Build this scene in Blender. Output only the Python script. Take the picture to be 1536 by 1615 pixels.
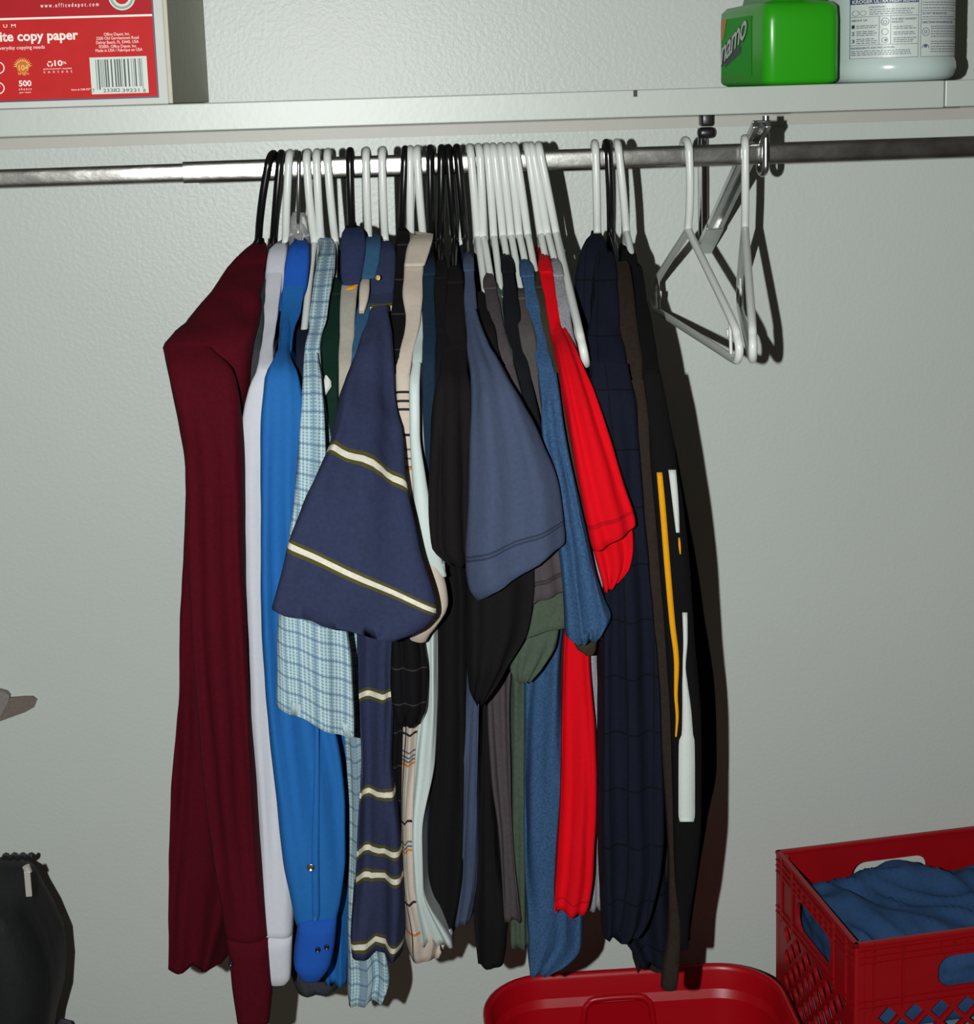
import bpy, bmesh, math, random
import numpy as np
from mathutils import Vector, Matrix, noise

for o in list(bpy.data.objects): bpy.data.objects.remove(o)
scene = bpy.context.scene
COL = scene.collection
random.seed(4)

# ------------------------------------------------------------ camera, flash, world, exposure
H = 1.50                      # height of the shelf top, which is also the eye level
DW = 2.03                     # camera to back wall
F, CX, CY = 2600.0, 768.0, 620.0
YAW, PITCH, ROLL = (math.radians(a) for a in (3.5, 10.25, 1.75))
fw = Vector((math.sin(YAW)*math.cos(PITCH), math.cos(YAW)*math.cos(PITCH), -math.sin(PITCH)))
r0 = Vector((math.cos(YAW), -math.sin(YAW), 0)); u0 = r0.cross(fw)
RT = r0*math.cos(ROLL) - u0*math.sin(ROLL)
UP = u0*math.cos(ROLL) + r0*math.sin(ROLL)
CAMP = Vector((0, -DW, H))
cam = bpy.data.cameras.new('camera'); camo = bpy.data.objects.new('camera', cam); COL.objects.link(camo)
m = Matrix((RT, UP, -fw)).transposed().to_4x4(); m.translation = CAMP; camo.matrix_world = m
cam.sensor_fit = 'HORIZONTAL'; cam.sensor_width = 36.0; cam.lens = F*36/1536
cam.shift_y = -(807.5-CY)/1536; cam.clip_start = 0.01
scene.camera = camo

w = bpy.data.worlds.new('world'); scene.world = w; w.use_nodes = True
w.node_tree.nodes['Background'].inputs[0].default_value = (1.0, 0.74, 0.56, 1)
w.node_tree.nodes['Background'].inputs[1].default_value = 0.022

fl = bpy.data.lights.new('camera_flash', 'AREA'); fl.shape = 'RECTANGLE'; fl.size = 0.008; fl.size_y = 0.014
fl.energy = 31.0; fl.color = (0.985, 1.0, 0.97)
flo = bpy.data.objects.new('camera_flash', fl); COL.objects.link(flo)
FLP = CAMP + Vector((-0.10, 0.0, 0.004))
flo.location = FLP
flo.rotation_euler = (Vector((-0.05, 0, H-0.36)) - FLP).to_track_quat('-Z', 'Y').to_euler()

vs = scene.view_settings
vs.view_transform = 'Standard'; vs.look = 'None'; vs.gamma = 1.0; vs.exposure = 0.0; vs.use_curve_mapping = False

# ------------------------------------------------------------ helpers
def at(px, py, d):
    """point at distance d from the back wall seen at photo position px, py"""
    v = fw + RT*((px-CX)/F) - UP*((py-CY)/F)
    return CAMP + v*((DW-d)/v.y)
def atz(px, py, z):
    v = fw + RT*((px-CX)/F) - UP*((py-CY)/F)
    return CAMP + v*((z-H)/v.z)
def proj(p):
    v = p - CAMP; c = v.dot(fw)
    return CX + F*v.dot(RT)/c, CY - F*v.dot(UP)/c
def S(r, g, b):
    f = lambda c: (c/255/12.92) if c/255 <= .04045 else ((c/255+.055)/1.055)**2.4
    return (f(r), f(g), f(b), 1)

def link(o, parent=None):
    COL.objects.link(o)
    if parent:
        o.parent = parent
        o.matrix_parent_inverse = parent.matrix_world.inverted() if parent.type != 'EMPTY' else Matrix.Translation(-Vector(parent.location))
    return o
def mesh_obj(name, verts, faces, mat, parent=None, smooth=False, uvs=None):
    me = bpy.data.meshes.new(name); me.from_pydata([tuple(v) for v in verts], [], faces); me.update()
    if uvs is not None:
        l = me.uv_layers.new(name='UVMap')
        for lp in me.loops: l.data[lp.index].uv = uvs[lp.vertex_index]
    if smooth: me.polygons.foreach_set('use_smooth', [True]*len(me.polygons))
    if mat: me.materials.append(mat)
    return link(bpy.data.objects.new(name, me), parent)
def bm_obj(name, bm, mat, parent=None, smooth=False):
    bmesh.ops.recalc_face_normals(bm, faces=bm.faces)
    me = bpy.data.meshes.new(name); bm.to_mesh(me); bm.free()
    if smooth: me.polygons.foreach_set('use_smooth', [True]*len(me.polygons))
    if mat: me.materials.append(mat)
    return link(bpy.data.objects.new(name, me), parent)
def thing(name, label, cat, loc, group=None):
    o = bpy.data.objects.new(name, None); COL.objects.link(o); o.location = loc; o.empty_display_size = .02
    return tag(o, label, cat, group)
def tag(o, label, cat, group=None, kind=None):
    o['label'] = label; o['category'] = cat
    if group: o['group'] = group
    if kind: o['kind'] = kind
    return o
def structure(o, label=None, cat=None):
    o['kind'] = 'structure'
    if label: o['label'] = label; o['category'] = cat
    return o
def add_box(bm, lo, hi, bevel=0.0, mtx=None):
    r = bmesh.ops.create_cube(bm, size=1); vs_ = r['verts']
    for v in vs_:
        v.co = Vector([(lo[i]+hi[i])/2 + v.co[i]*(hi[i]-lo[i]) for i in range(3)])
    if bevel:
        es = {e for v in vs_ for e in v.link_edges}
        rr = bmesh.ops.bevel(bm, geom=list(es), offset=bevel, segments=2, affect='EDGES', profile=.5)
        vs_ = list({v for v in vs_ if v.is_valid} | set(rr['verts']))
    if mtx:
        for v in vs_: v.co = mtx @ v.co
    return vs_
def box(name, lo, hi, mat, parent=None, bevel=0.0, mtx=None):
    bm = bmesh.new(); add_box(bm, lo, hi, bevel, mtx); return bm_obj(name, bm, mat, parent)
def tube_data(path, radii, n=10, cap=True):
    """sweep a circle along a polyline"""
    pts = [Vector(p) for p in path]
    if not hasattr(radii, '__len__'): radii = [radii]*len(pts)
    vs_, fs = [], []
    t0 = (pts[1]-pts[0]).normalized()
    a = t0.orthogonal().normalized()
    for i, p in enumerate(pts):
        t = (pts[min(i+1, len(pts)-1)] - pts[max(i-1, 0)]).normalized()
        a = (a - t*a.dot(t)).normalized(); b = t.cross(a)
        for k in range(n):
            q = 2*math.pi*k/n
            vs_.append(p + (a*math.cos(q) + b*math.sin(q))*radii[i])
    for i in range(len(pts)-1):
        for k in range(n):
            fs.append((i*n+k, i*n+(k+1) % n, (i+1)*n+(k+1) % n, (i+1)*n+k))
    if cap:
        for i0 in (0, (len(pts)-1)*n):
            o_ = len(vs_); vs_ += [v.copy() for v in vs_[i0:i0+n]]; fs.append(tuple(range(o_, o_+n)))
    return vs_, fs
def tube(name, path, r, mat, parent=None, n=10):
    v, f = tube_data(path, r, n); return mesh_obj(name, v, f, mat, parent, True)
def panel2d(name, outer, holes, thick, mat, parent, mtx):
    """flat panel with holes: outline and holes are 2-D point lists in the panel's x,z plane"""
    cu = bpy.data.curves.new(name, 'CURVE'); cu.dimensions = '2D'; cu.fill_mode = 'BOTH'; cu.extrude = thick/2
    for poly in [outer] + holes:
        s = cu.splines.new('POLY'); s.points.add(len(poly)-1); s.use_cyclic_u = True
        for p, c in zip(s.points, poly): p.co = (c[0], c[1], 0, 1)
    t = bpy.data.objects.new('t', cu); COL.objects.link(t)
    me = bpy.data.meshes.new_from_object(t.evaluated_get(bpy.context.evaluated_depsgraph_get()))
    bpy.data.objects.remove(t); bpy.data.curves.remove(cu)
    me.name = name
    me.transform(mtx @ Matrix.Rotation(math.pi/2, 4, 'X'))
    me.materials.clear(); me.materials.append(mat)
    return link(bpy.data.objects.new(name, me), parent)
def rrect(x0, z0, x1, z1, r, n=5):
    out = []
    for cx, cz, a0 in ((x1-r, z1-r, 0), (x0+r, z1-r, 90), (x0+r, z0+r, 180), (x1-r, z0+r, 270)):
        for k in range(n+1):
            a = math.radians(a0+90*k/n); out.append((cx+r*math.cos(a), cz+r*math.sin(a)))
    return out

# ------------------------------------------------------------ materials
MATS = {}
def mat(name, color, rough=.6, metal=0.0, spec=.5, bump=0.0, bscale=300., var=0.0, vscale=8., trans=0.0, stretch=None, ior=None):
    if name in MATS: return MATS[name]
    m = bpy.data.materials.new(name); m.use_nodes = True; MATS[name] = m
    nt = m.node_tree; b = nt.nodes['Principled BSDF']
    b.inputs['Base Color'].default_value = color; b.inputs['Roughness'].default_value = rough
    b.inputs['Metallic'].default_value = metal; b.inputs['Specular IOR Level'].default_value = spec
    if trans: b.inputs['Transmission Weight'].default_value = trans
    if ior: b.inputs['IOR'].default_value = ior
    tc = nt.nodes.new('ShaderNodeTexCoord'); src = tc.outputs['Object']
    if stretch:
        mp = nt.nodes.new('ShaderNodeMapping'); mp.inputs['Scale'].default_value = stretch
        nt.links.new(src, mp.inputs[0]); src = mp.outputs[0]
    if var:
        n = nt.nodes.new('ShaderNodeTexNoise'); n.inputs['Scale'].default_value = vscale; n.inputs['Detail'].default_value = 4
        nt.links.new(src, n.inputs['Vector'])
        mx = nt.nodes.new('ShaderNodeMix'); mx.data_type = 'RGBA'; mx.blend_type = 'MULTIPLY'
        mr = nt.nodes.new('ShaderNodeMapRange'); mr.inputs[1].default_value = .3; mr.inputs[2].default_value = .7
        mr.inputs[3].default_value = 1-var; mr.inputs[4].default_value = 1+var
        nt.links.new(n.outputs['Fac'], mr.inputs[0]); mx.inputs[0].default_value = 1
        mx.inputs[6].default_value = color; nt.links.new(mr.outputs[0], mx.inputs[7])
        nt.links.new(mx.outputs[2], b.inputs['Base Color'])
    if bump:
        n = nt.nodes.new('ShaderNodeTexNoise'); n.inputs['Scale'].default_value = bscale; n.inputs['Detail'].default_value = 3
        nt.links.new(src, n.inputs['Vector'])
        bp = nt.nodes.new('ShaderNodeBump'); bp.inputs['Strength'].default_value = bump; bp.inputs['Distance'].default_value = .002
        nt.links.new(n.outputs['Fac'], bp.inputs['Height']); nt.links.new(bp.outputs[0], b.inputs['Normal'])
    return m
def mnode(nt, op, a, b=None, c=None):
    n = nt.nodes.new('ShaderNodeMath'); n.operation = op
    for i, v in enumerate((a, b, c)):
        if v is None: continue
        if isinstance(v, (int, float)): n.inputs[i].default_value = v
        else: nt.links.new(v, n.inputs[i])
    return n.outputs[0]
def mixc(nt, fac, a, b):
    n = nt.nodes.new('ShaderNodeMix'); n.data_type = 'RGBA'
    if isinstance(fac, (int, float)): n.inputs[0].default_value = fac
    else: nt.links.new(fac, n.inputs[0])
    for i, v in ((6, a), (7, b)):
        if isinstance(v, tuple): n.inputs[i].default_value = v
        else: nt.links.new(v, n.inputs[i])
    return n.outputs[2]
def fabric(name, color, heather=.10, weave=.25, rough=.9, spec=.12, pattern=None, hscale=260.):
    """cloth: fine weave relief, slightly uneven dye, optional woven pattern in cloth coordinates"""
    if name in MATS: return MATS[name]
    m = bpy.data.materials.new(name); m.use_nodes = True; MATS[name] = m
    nt = m.node_tree; b = nt.nodes['Principled BSDF']
    b.inputs['Roughness'].default_value = rough; b.inputs['Specular IOR Level'].default_value = spec
    tc = nt.nodes.new('ShaderNodeTexCoord')
    uv = nt.nodes.new('ShaderNodeUVMap'); uv.uv_map = 'UVMap'
    sp = nt.nodes.new('ShaderNodeSeparateXYZ'); nt.links.new(uv.outputs[0], sp.inputs[0])
    base = color
    if pattern: base = pattern(nt, sp.outputs[0], sp.outputs[1], color)
    n = nt.nodes.new('ShaderNodeTexNoise'); n.inputs['Scale'].default_value = hscale; n.inputs['Detail'].default_value = 5
    nt.links.new(tc.outputs['Object'], n.inputs['Vector'])
    mr = nt.nodes.new('ShaderNodeMapRange'); mr.inputs[1].default_value = .3; mr.inputs[2].default_value = .7
    mr.inputs[3].default_value = 1-heather; mr.inputs[4].default_value = 1+heather
    nt.links.new(n.outputs['Fac'], mr.inputs[0])
    mx = nt.nodes.new('ShaderNodeMix'); mx.data_type = 'RGBA'; mx.blend_type = 'MULTIPLY'; mx.inputs[0].default_value = 1
    if isinstance(base, tuple): mx.inputs[6].default_value = base
    else: nt.links.new(base, mx.inputs[6])
    nt.links.new(mr.outputs[0], mx.inputs[7]); nt.links.new(mx.outputs[2], b.inputs['Base Color'])
    n2 = nt.nodes.new('ShaderNodeTexNoise'); n2.inputs['Scale'].default_value = 900; n2.inputs['Detail'].default_value = 2
    nt.links.new(tc.outputs['Object'], n2.inputs['Vector'])
    n3 = nt.nodes.new('ShaderNodeTexNoise'); n3.inputs['Scale'].default_value = 38; n3.inputs['Detail'].default_value = 3
    mp = nt.nodes.new('ShaderNodeMapping'); mp.inputs['Scale'].default_value = (1, 1, .35)
    nt.links.new(tc.outputs['Object'], mp.inputs[0]); nt.links.new(mp.outputs[0], n3.inputs['Vector'])
    hgt = mnode(nt, 'ADD', mnode(nt, 'MULTIPLY', n2.outputs['Fac'], .16), n3.outputs['Fac'])
    bp = nt.nodes.new('ShaderNodeBump'); bp.inputs['Strength'].default_value = weave; bp.inputs['Distance'].default_value = .006
    nt.links.new(hgt, bp.inputs['Height']); nt.links.new(bp.outputs[0], b.inputs['Normal'])
    return m
def band(nt, v, pos, hw):
    out = None
    for p in pos:
        c = mnode(nt, 'LESS_THAN', mnode(nt, 'ABSOLUTE', mnode(nt, 'SUBTRACT', v, p/1000)), hw/1000)
        out = c if out is None else mnode(nt, 'MAXIMUM', out, c)
    return out
def grid(nt, u, period, frac, phase=0.0):
    return mnode(nt, 'LESS_THAN', mnode(nt, 'FRACT', mnode(nt, 'ADD', mnode(nt, 'DIVIDE', u, period), phase)), frac)

# ------------------------------------------------------------ the closet
M_WALL = mat('wall_paint', S(196, 203, 199), rough=.40, spec=.45, bump=.22, bscale=190., var=.02, vscale=3)
M_TRIM = mat('trim_paint', S(184, 184, 176), rough=.45, bump=.05, bscale=90., var=.03, vscale=12)
M_EDGE = mat('shelf_edging', S(168, 176, 170), rough=.4, bump=.06, bscale=160., var=.02, vscale=20)
M_FLOOR = mat('floor_carpet', S(120, 110, 98), rough=1, bump=.8, bscale=300., var=.2, vscale=60)
M_GALV = mat('galvanised_steel', (.46, .46, .43, 1), rough=.24, metal=1, bump=.16, bscale=90., var=.25, vscale=70., stretch=(.5, 1, 1))
M_CHROME = mat('zinc_bracket_steel', (.45, .46, .45, 1), rough=.3, metal=1, bump=.05, bscale=90., var=.12, vscale=40.)
structure(box('wall_back', (-2.2, 0, 0), (2.2, .1, 2.5), M_WALL), 'off-white textured closet wall behind the hanging clothes', 'wall')
structure(box('floor', (-2.2, -2.4, -.05), (2.2, 0, 0), M_FLOOR), 'grey carpet floor of the closet below the clothes', 'floor')
SD = .37
sh = thing('closet_shelf', 'long white shelf across the top carrying a paper box and two bottles', 'shelf', (0, -SD/2, H))
box('board', (-1.6, -SD+.002, H-.019), (1.6, 0, H), M_TRIM, sh, .001)
xj = at(1488, 150, SD).x
box('edging', (-1.6, -SD-.004, H-.0265), (xj-.0006, -SD+.0018, H+.0005), M_EDGE, sh, .0012)
box('edging', (xj+.0006, -SD-.0035, H-.026), (1.6, -SD+.0018, H+.0005), M_EDGE, sh, .0012)
c0 = at(1002, 147, SD+.0042)
box('paint_chip', (c0.x-.002, -SD-.0045, c0.z-.0035), (c0.x+.002, -SD-.0039, c0.z+.003), mat('chip_dark', S(40, 38, 36)), sh)
structure(box('trim_1', (-1.6, -.016, H-.047), (1.6, 0, H-.0195), M_TRIM), 'narrow painted cleat on the wall under the shelf', 'trim')

# rod: two telescoping oval tubes
RD, RZ = .31, H-.069
rod = thing('closet_rod', 'galvanised steel telescoping rod carrying all the hangers', 'rod', (0, -RD, RZ))
def oval_tube(name, x0, x1, hh, hd, parent):
    ring = [(hd*math.copysign(abs(math.cos(a))**.30, math.cos(a)), hh*math.copysign(abs(math.sin(a))**.62, math.sin(a))) for a in [2*math.pi*k/28 for k in range(28)]]
    v, f = [], []
    for x in (x0, x1):
        v += [(x, -RD+c, RZ+s) for c, s in ring]
    for k in range(28): f.append((k, (k+1) % 28, 28+(k+1) % 28, 28+k))
    for i in range(2):
        v += v[i*28:(i+1)*28]; f.append(tuple(range(56+i*28, 84+i*28)))
    return mesh_obj(name, v, f, M_GALV, parent, True)
xr = at(290, 276, RD).x
oval_tube('inner_tube', -1.3, xr+.02, .0093, .0062, rod)
oval_tube('outer_tube', xr, 1.3, .0110, .0078, rod)

# bracket
bx = .3995
br = thing('shelf_bracket', 'zinc shelf and rod bracket with diagonal brace above the empty hangers', 'bracket', (bx, -.02, H-.12))
bm = bmesh.new()
add_box(bm, (bx-.007, -.006, H-.185), (bx+.007, -.0005, H-.022), .002); add_box(bm, (bx-.004, -.012, H-.18), (bx+.004, -.005, H-.05), .003)
bm_obj('wall_plate', bm, M_CHROME, br)
bm = bmesh.new()
add_box(bm, (bx-.008, -.034, H-.0455), (bx+.008, -.012, H-.0275), .003); add_box(bm, (bx-.011, -.030, H-.060), (bx+.011, -.016, H-.0465), .005)
bm_obj('clamp_block', bm, mat('dark_cast_metal', S(70, 70, 72), rough=.35, metal=.8, spec=.5), br, True)
p0, p1 = Vector((bx, -.010, H-.190)), Vector((bx-.008, -.350, H-.034))
L = (p1-p0).length; zz = (p1-p0).normalized(); xx = Vector((1, 0, 0)); yy = zz.cross(xx).normalized(); xx = yy.cross(zz)
mt = Matrix((xx, yy, zz)).transposed().to_4x4(); mt.translation = p0
bm = bmesh.new()
add_box(bm, (-.0095, -.002, .0), (.0095, .0005, L), .0008, mt)
add_box(bm, (-.0095, -.008, .075), (-.0035, .0, L), .0012, mt); add_box(bm, (.0035, -.008, .075), (.0095, .0, L), .0012, mt)
add_box(bm, (-.0105, -.0085, -.012), (.0105, .0, .078), .0012, mt)
bm_obj('brace', bm, M_CHROME, br)
box('top_arm', (bx-.010, -.350, H-.0275), (bx+.006, -.012, H-.0200), M_CHROME, br, .001)
hk = []
for k in range(25):
    a = math.pi + math.pi*k/24
    hk.append((bx+.002, -RD+.0155*math.cos(a), RZ-.0125+.0085*math.sin(a)))
hx = bx+.002
hk = [(hx, -RD-.0155, H-.03)] + hk + [(hx, -RD+.0155, RZ+.004)]
tube('rod_hook', hk, .0036, M_CHROME, br, 12)

# ------------------------------------------------------------ hangers
M_WHITE = mat('white_hanger_plastic', S(205, 210, 206), rough=.28, spec=.5)
M_BLACK = mat('black_hanger_plastic', S(14, 14, 15), rough=.25, spec=.5)
M_CLEAR = mat('clear_plastic', (.95, .97, .97, 1), rough=.12, trans=.85, ior=1.45)
M_WIRE = mat('hook_wire', (.25, .25, .25, 1), rough=.3, metal=1)
def smooth_path(pts, sub=6):
    P = [Vector(p) for p in pts]; out = []
    for i in range(len(P)-1):
        a, b, c, d = P[max(i-1, 0)], P[i], P[i+1], P[min(i+2, len(P)-1)]
        for k in range(sub):
            t = k/sub
            out.append(.5*((2*b) + (c-a)*t + (2*a-5*b+4*c-d)*t*t + (3*b-a-3*c+d)*t**3))
    out.append(P[-1]); return out
def me_from(name, parts):
    v, f = [], []
    for pv, pf in parts:
        o = len(v); v += [tuple(p) for p in pv]; f += [tuple(i+o for i in q) for q in pf]
    me = bpy.data.meshes.new(name); me.from_pydata(v, [], f); me.update()
    me.polygons.foreach_set('use_smooth', [True]*len(me.polygons)); me.materials.append(None); return me
# local frame: -y towards the room along the arm, z up, origin at the rod's centre
hp = [(0, .0165, -.004)] + [(0, .0165*math.cos(a), .0035+.0125*math.sin(a)) for a in [math.pi*k/10 for k in range(11)]] + [(0, -.0165, -.006), (0, -.0155, -.03), (0, -.009, -.055), (0, -.001, -.072), (0, 0, -.080)]
ME_HOOK = me_from('hook', [tube_data(smooth_path(hp, 3), .0042, 10)])
ME_WIRE = me_from('hook', [tube_data(smooth_path(hp, 3), .0019, 8)])
def frame_path(hwid, zt, zs, zb):
    half = [(0, 0, zt), (0, -.03, zt-.012), (0, -hwid+.03, zs+.012), (0, -hwid+.006, zs-.004), (0, -hwid, zs-.014), (0, -hwid+.006, zb+.003), (0, -hwid+.022, zb), (0, -hwid/2, zb), (0, 0, zb)]
    other = [(x, -y, z) for x, y, z in half[-2:0:-1]]
    return half + other + [half[0]]
def chamfer_path(pts, sub=5): return smooth_path(pts, sub)
ME_FRAME = me_from('frame', [tube_data(smooth_path(frame_path(.205, -.078, -.160, -.187), 5), .0042, 10, False)])
ME_FRAMEC = me_from('frame', [tube_data(smooth_path(frame_path(.150, -.078, -.158, -.186), 5), .0036, 10, False)])
def nib(y):
    zz = -.162
    return tube_data(smooth_path([(0, y, zz+.012), (0, y, zz-.004), (0, y, -.186)], 3), .0017, 6), tube_data(smooth_path([(0, y, zz-.002), (0, y*.97, zz-.008), (0, y*.94, zz-.004), (0, y*.94, zz+.001)], 3), .0016, 6)
ME_NIB = [me_from('strap_hook', list(nib(s*.172))) for s in (-1, 1)]
ME_CLEAR = me_from('frame', [tube_data(smooth_path([(0, 0, -.06), (0, -.03, -.09), (0, -.08, -.12), (0, -.13, -.15), (0, -.15, -.17)], 5), [.0045]*21, 10),
                            tube_data(smooth_path([(0, 0, -.06), (0, .03, -.09), (0, .08, -.12), (0, .13, -.15), (0, .15, -.17)], 5), [.0045]*21, 10),
                            tube_data([(0, 0, -.045), (0, 0, -.055), (0, 0, -.075), (0, 0, -.10)], [.006, .0105, .012, .008], 12)])
def hanger(px, pneck, pend, color, label, kind='tube'):
    X = at(px, 225, RD+.005).x
    xn = at(pneck, 378, RD+.003).x
    tilt = math.atan2(xn-X, .088)
    best = None
    for k in range(-900, 901):
        ph = math.radians(k/12)
        p = Vector((X + .205*math.sin(ph) + math.sin(tilt)*.175, -RD-.205*math.cos(ph), RZ-.175))
        e = abs(proj(p)[0]-pend)
        if best is None or e < best[0]: best = (e, ph)
    ph = best[1]
    o = thing('coat_hanger', label, 'hanger', (X, -RD, RZ+.0005), 'hangers on the closet rod')
    o.rotation_euler = (0, -tilt, ph)
    mt_ = {'black': M_BLACK, 'white': M_WHITE, 'clear': M_CLEAR}[color]
    for me, mm in ((ME_WIRE, M_WIRE), (ME_CLEAR, M_CLEAR)) if kind == 'clear' else ((ME_HOOK, mt_), (ME_FRAMEC if kind == 'tube' else ME_FRAME, mt_)):
        c = bpy.data.objects.new(me.name.split('.')[0], me); COL.objects.link(c); c.parent = o
        c.material_slots[0].link = 'OBJECT'; c.material_slots[0].material = mm
    if kind == 'empty':
        for me in ME_NIB:
            c = bpy.data.objects.new('strap_hook', me); COL.objects.link(c); c.parent = o
            c.material_slots[0].link = 'OBJECT'; c.material_slots[0].material = mt_
    return X, math.tan(tilt)

# ------------------------------------------------------------ cloth lofts
def herm(xs, ys, x):
    i = max(0, min(len(xs)-2, int(np.searchsorted(xs, x)-1)))
    def sl(j):
        if j == 0: return (ys[1]-ys[0])/(xs[1]-xs[0])
        if j == len(xs)-1: return (ys[-1]-ys[-2])/(xs[-1]-xs[-2])
        a = (ys[j]-ys[j-1])/(xs[j]-xs[j-1]); b = (ys[j+1]-ys[j])/(xs[j+1]-xs[j])
        return 0 if a*b <= 0 else 2*a*b/(a+b)
    h = xs[i+1]-xs[i]; t = (x-xs[i])/h
    return ((1+2*t)*(1-t)**2*ys[i] + t*(1-t)**2*h*sl(i) + t*t*(3-2*t)*ys[i+1] + t*t*(t-1)*h*sl(i+1))
def finish(name, V, n, UVx, vv, mat_, parent, amp, seed, lip=.012, scale=(26, 26, 3.2)):
    """rings (list of lists) to a cloth mesh with soft folds and a turned-in hem"""
    last = V[-1]; c = sum(last, Vector())/n
    if name in ('collar', 'neckband'): lip = .0015
    for k, (sc, dz) in enumerate(((.93, -.0008), (.86, lip))):
        V.append([c + (p-c)*sc + Vector((0, 0, dz)) for p in last]); UVx.append(UVx[-1]); vv.append(vv[-1])
    flat = [p for r in V for p in r]
    faces = []
    for i in range(len(V)-1):
        for k in range(n):
            faces.append((i*n+k, i*n+(k+1) % n, (i+1)*n+(k+1) % n, (i+1)*n+k))
    uvs = []
    for i, r in enumerate(V):
        for k in range(n): uvs.append((UVx[i][k], vv[i]/1000))
    me = bpy.data.meshes.new(name); me.from_pydata([tuple(p) for p in flat], [], faces); me.update()
    nr = [v.normal.copy() for v in me.vertices]
    sd = Vector((seed*3.17, seed*1.3, seed*.77))
    nrow = len(V)
    for i, v in enumerate(me.vertices):
        row = i//n
        f = min(1, row/6)*.9+.1
        p = v.co
        q = Vector((p.x*scale[0], p.y*scale[1], p.z*scale[2])) + sd
        n1 = noise.noise(q)
        d = .8*n1 + .9*(.35-abs(noise.noise(q*.9+sd*2))*1.6) + .4*noise.noise(q*2.3+sd) + .22*noise.noise(Vector((p.x*55, p.y*55, p.z*30))+sd)
        hem = .5*noise.noise(Vector((p.x*40, p.y*40, seed)))*amp*2 if row >= nrow-4 and name not in ('collar', 'neckband') else 0
        v.co = p + nr[i]*d*amp*f + Vector((0, 0, hem))
    l = me.uv_layers.new(name='UVMap')
    li = np.empty(len(me.loops), dtype=np.int32); me.loops.foreach_get('vertex_index', li)
    l.data.foreach_set('uv', np.array(uvs, dtype=np.float32)[li].ravel())
    me.polygons.foreach_set('use_smooth', [True]*len(me.polygons)); me.materials.append(mat_)
    me.update()
    return link(bpy.data.objects.new(name, me), parent)
def hang(name, rows, hx_, mat_, parent, seed, amp=.0022, hm=.0046, step=9, flat=3.6):
    """garment body: rows (py, left px, right px, distance of the near edge from the wall); wraps round the hanger to its far side"""
    ys = [r[0] for r in rows]; N = max(8, int((ys[-1]-ys[0])/step)); Mh, Kn = 30, 16
    V, UVx, vv = [], [], []
    for i in range(N+1):
        y = ys[0] + (ys[-1]-ys[0])*i/N
        xl, xr_, d = (herm(ys, [r[j] for r in rows], y) for j in (1, 2, 3))
        a, b = at(xl, y, d), at(xr_, y, d); z = (a.z+b.z)/2
        xc, w_ = (a.x+b.x)/2, (b.x-a.x)/2
        dn, df = d, max(.03, 2*RD-d); D = max(dn-df, .01)
        tn = min(.22, w_*.7/D)
        x0 = hx_[0] + hx_[1]*min(.19, max(.06, RZ-z))
        half = []
        for k in range(Mh+1):
            if k <= Kn: t = tn*(1-math.cos(math.pi/2*k/Kn)) if k < Kn else tn
            else: t = tn + (1-tn)*((k-Kn)/(Mh-Kn))
            if t < tn: h = w_*max(0, 1-(1-t/tn)**flat)**(1/flat)
            else:
                e = min(1, (t-tn)/max(.05, .46-tn)); e = e*e*(3-2*e)
                h = w_ + (min(w_, hm)-w_)*e
            if t > .96: h *= math.sqrt(max(0, 1-((t-.96)/.04)**2))
            e = min(1, max(0, (t-tn*.5)/max(.05, .5-tn*.5)))
            xk = xc + (x0-xc)*e if t < .5 else x0 + (x0-xc)*.25*(2*t-1)
            half.append((xk, dn+(df-dn)*t, h))
        ring = [Vector((c+h, -dd, z)) for c, dd, h in half] + [Vector((c-h, -dd, z)) for c, dd, h in half[-2:0:-1]]
        # soft hanging folds on the near edge, deepening towards the hem
        gr = min(1, max(0, (y-560)/500)) if name == 'body' else 0
        if gr:
            fa = min(.016, .55*w_)*gr
            for k, p in enumerate(ring):
                kk = k if k <= Mh else len(ring)-k
                if kk <= Kn+3:
                    u_ = (p.x-xc)/max(w_, 1e-4)
                    ph_ = seed*1.7 + .9*math.sin(y/190+seed)
                    wt = 1 if kk <= Kn-4 else max(0, (Kn+3-kk)/7)
                    p.y += fa*wt*(.6*math.sin(u_*3.4+ph_) + .4*math.sin(u_*6.3-ph_*1.6+y/330) + .25*abs(math.sin(u_*4.1+ph_*.7)))
                    p.x += .12*w_*gr*math.sin(y/150+seed*2.1+u_)
        V.append(ring)
        ux = [0.0]
        for k in range(1, len(ring)): ux.append(ux[-1] + (ring[k]-ring[k-1]).length)
        tot = ux[-1]; ux = [u if k <= Mh else u-tot for k, u in enumerate(ux)]
        UVx.append(ux); vv.append(y)
    ob = finish(name, V, len(V[0]), UVx, vv, mat_, parent, amp, seed)
    if name == 'body' and parent.name.startswith('t_shirt') and rows[0][3] <= .39:
        f_ = lambda y: [herm(ys, [r[j] for r in rows], y) for j in (1, 2, 3)]
        a0, b0, d0 = rows[0][1:]; m0 = (a0+b0)/2; w0 = (b0-a0)/2
        q = [(ys[0]-6, m0-w0*.25, m0+w0*.25, d0-.012), (ys[0]-3, m0-w0*.7, m0+w0*.7, d0-.003)] + [(y,)+(a-1, b+1, d+.003) for y, (a, b, d) in ((ys[0]+dy, f_(ys[0]+dy)) for dy in (2, 10, 19, 22))]
        hang('neckband', q, hx_, mat_, parent, seed+.5, .0003, hm+.0006, 4)
    return ob
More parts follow.
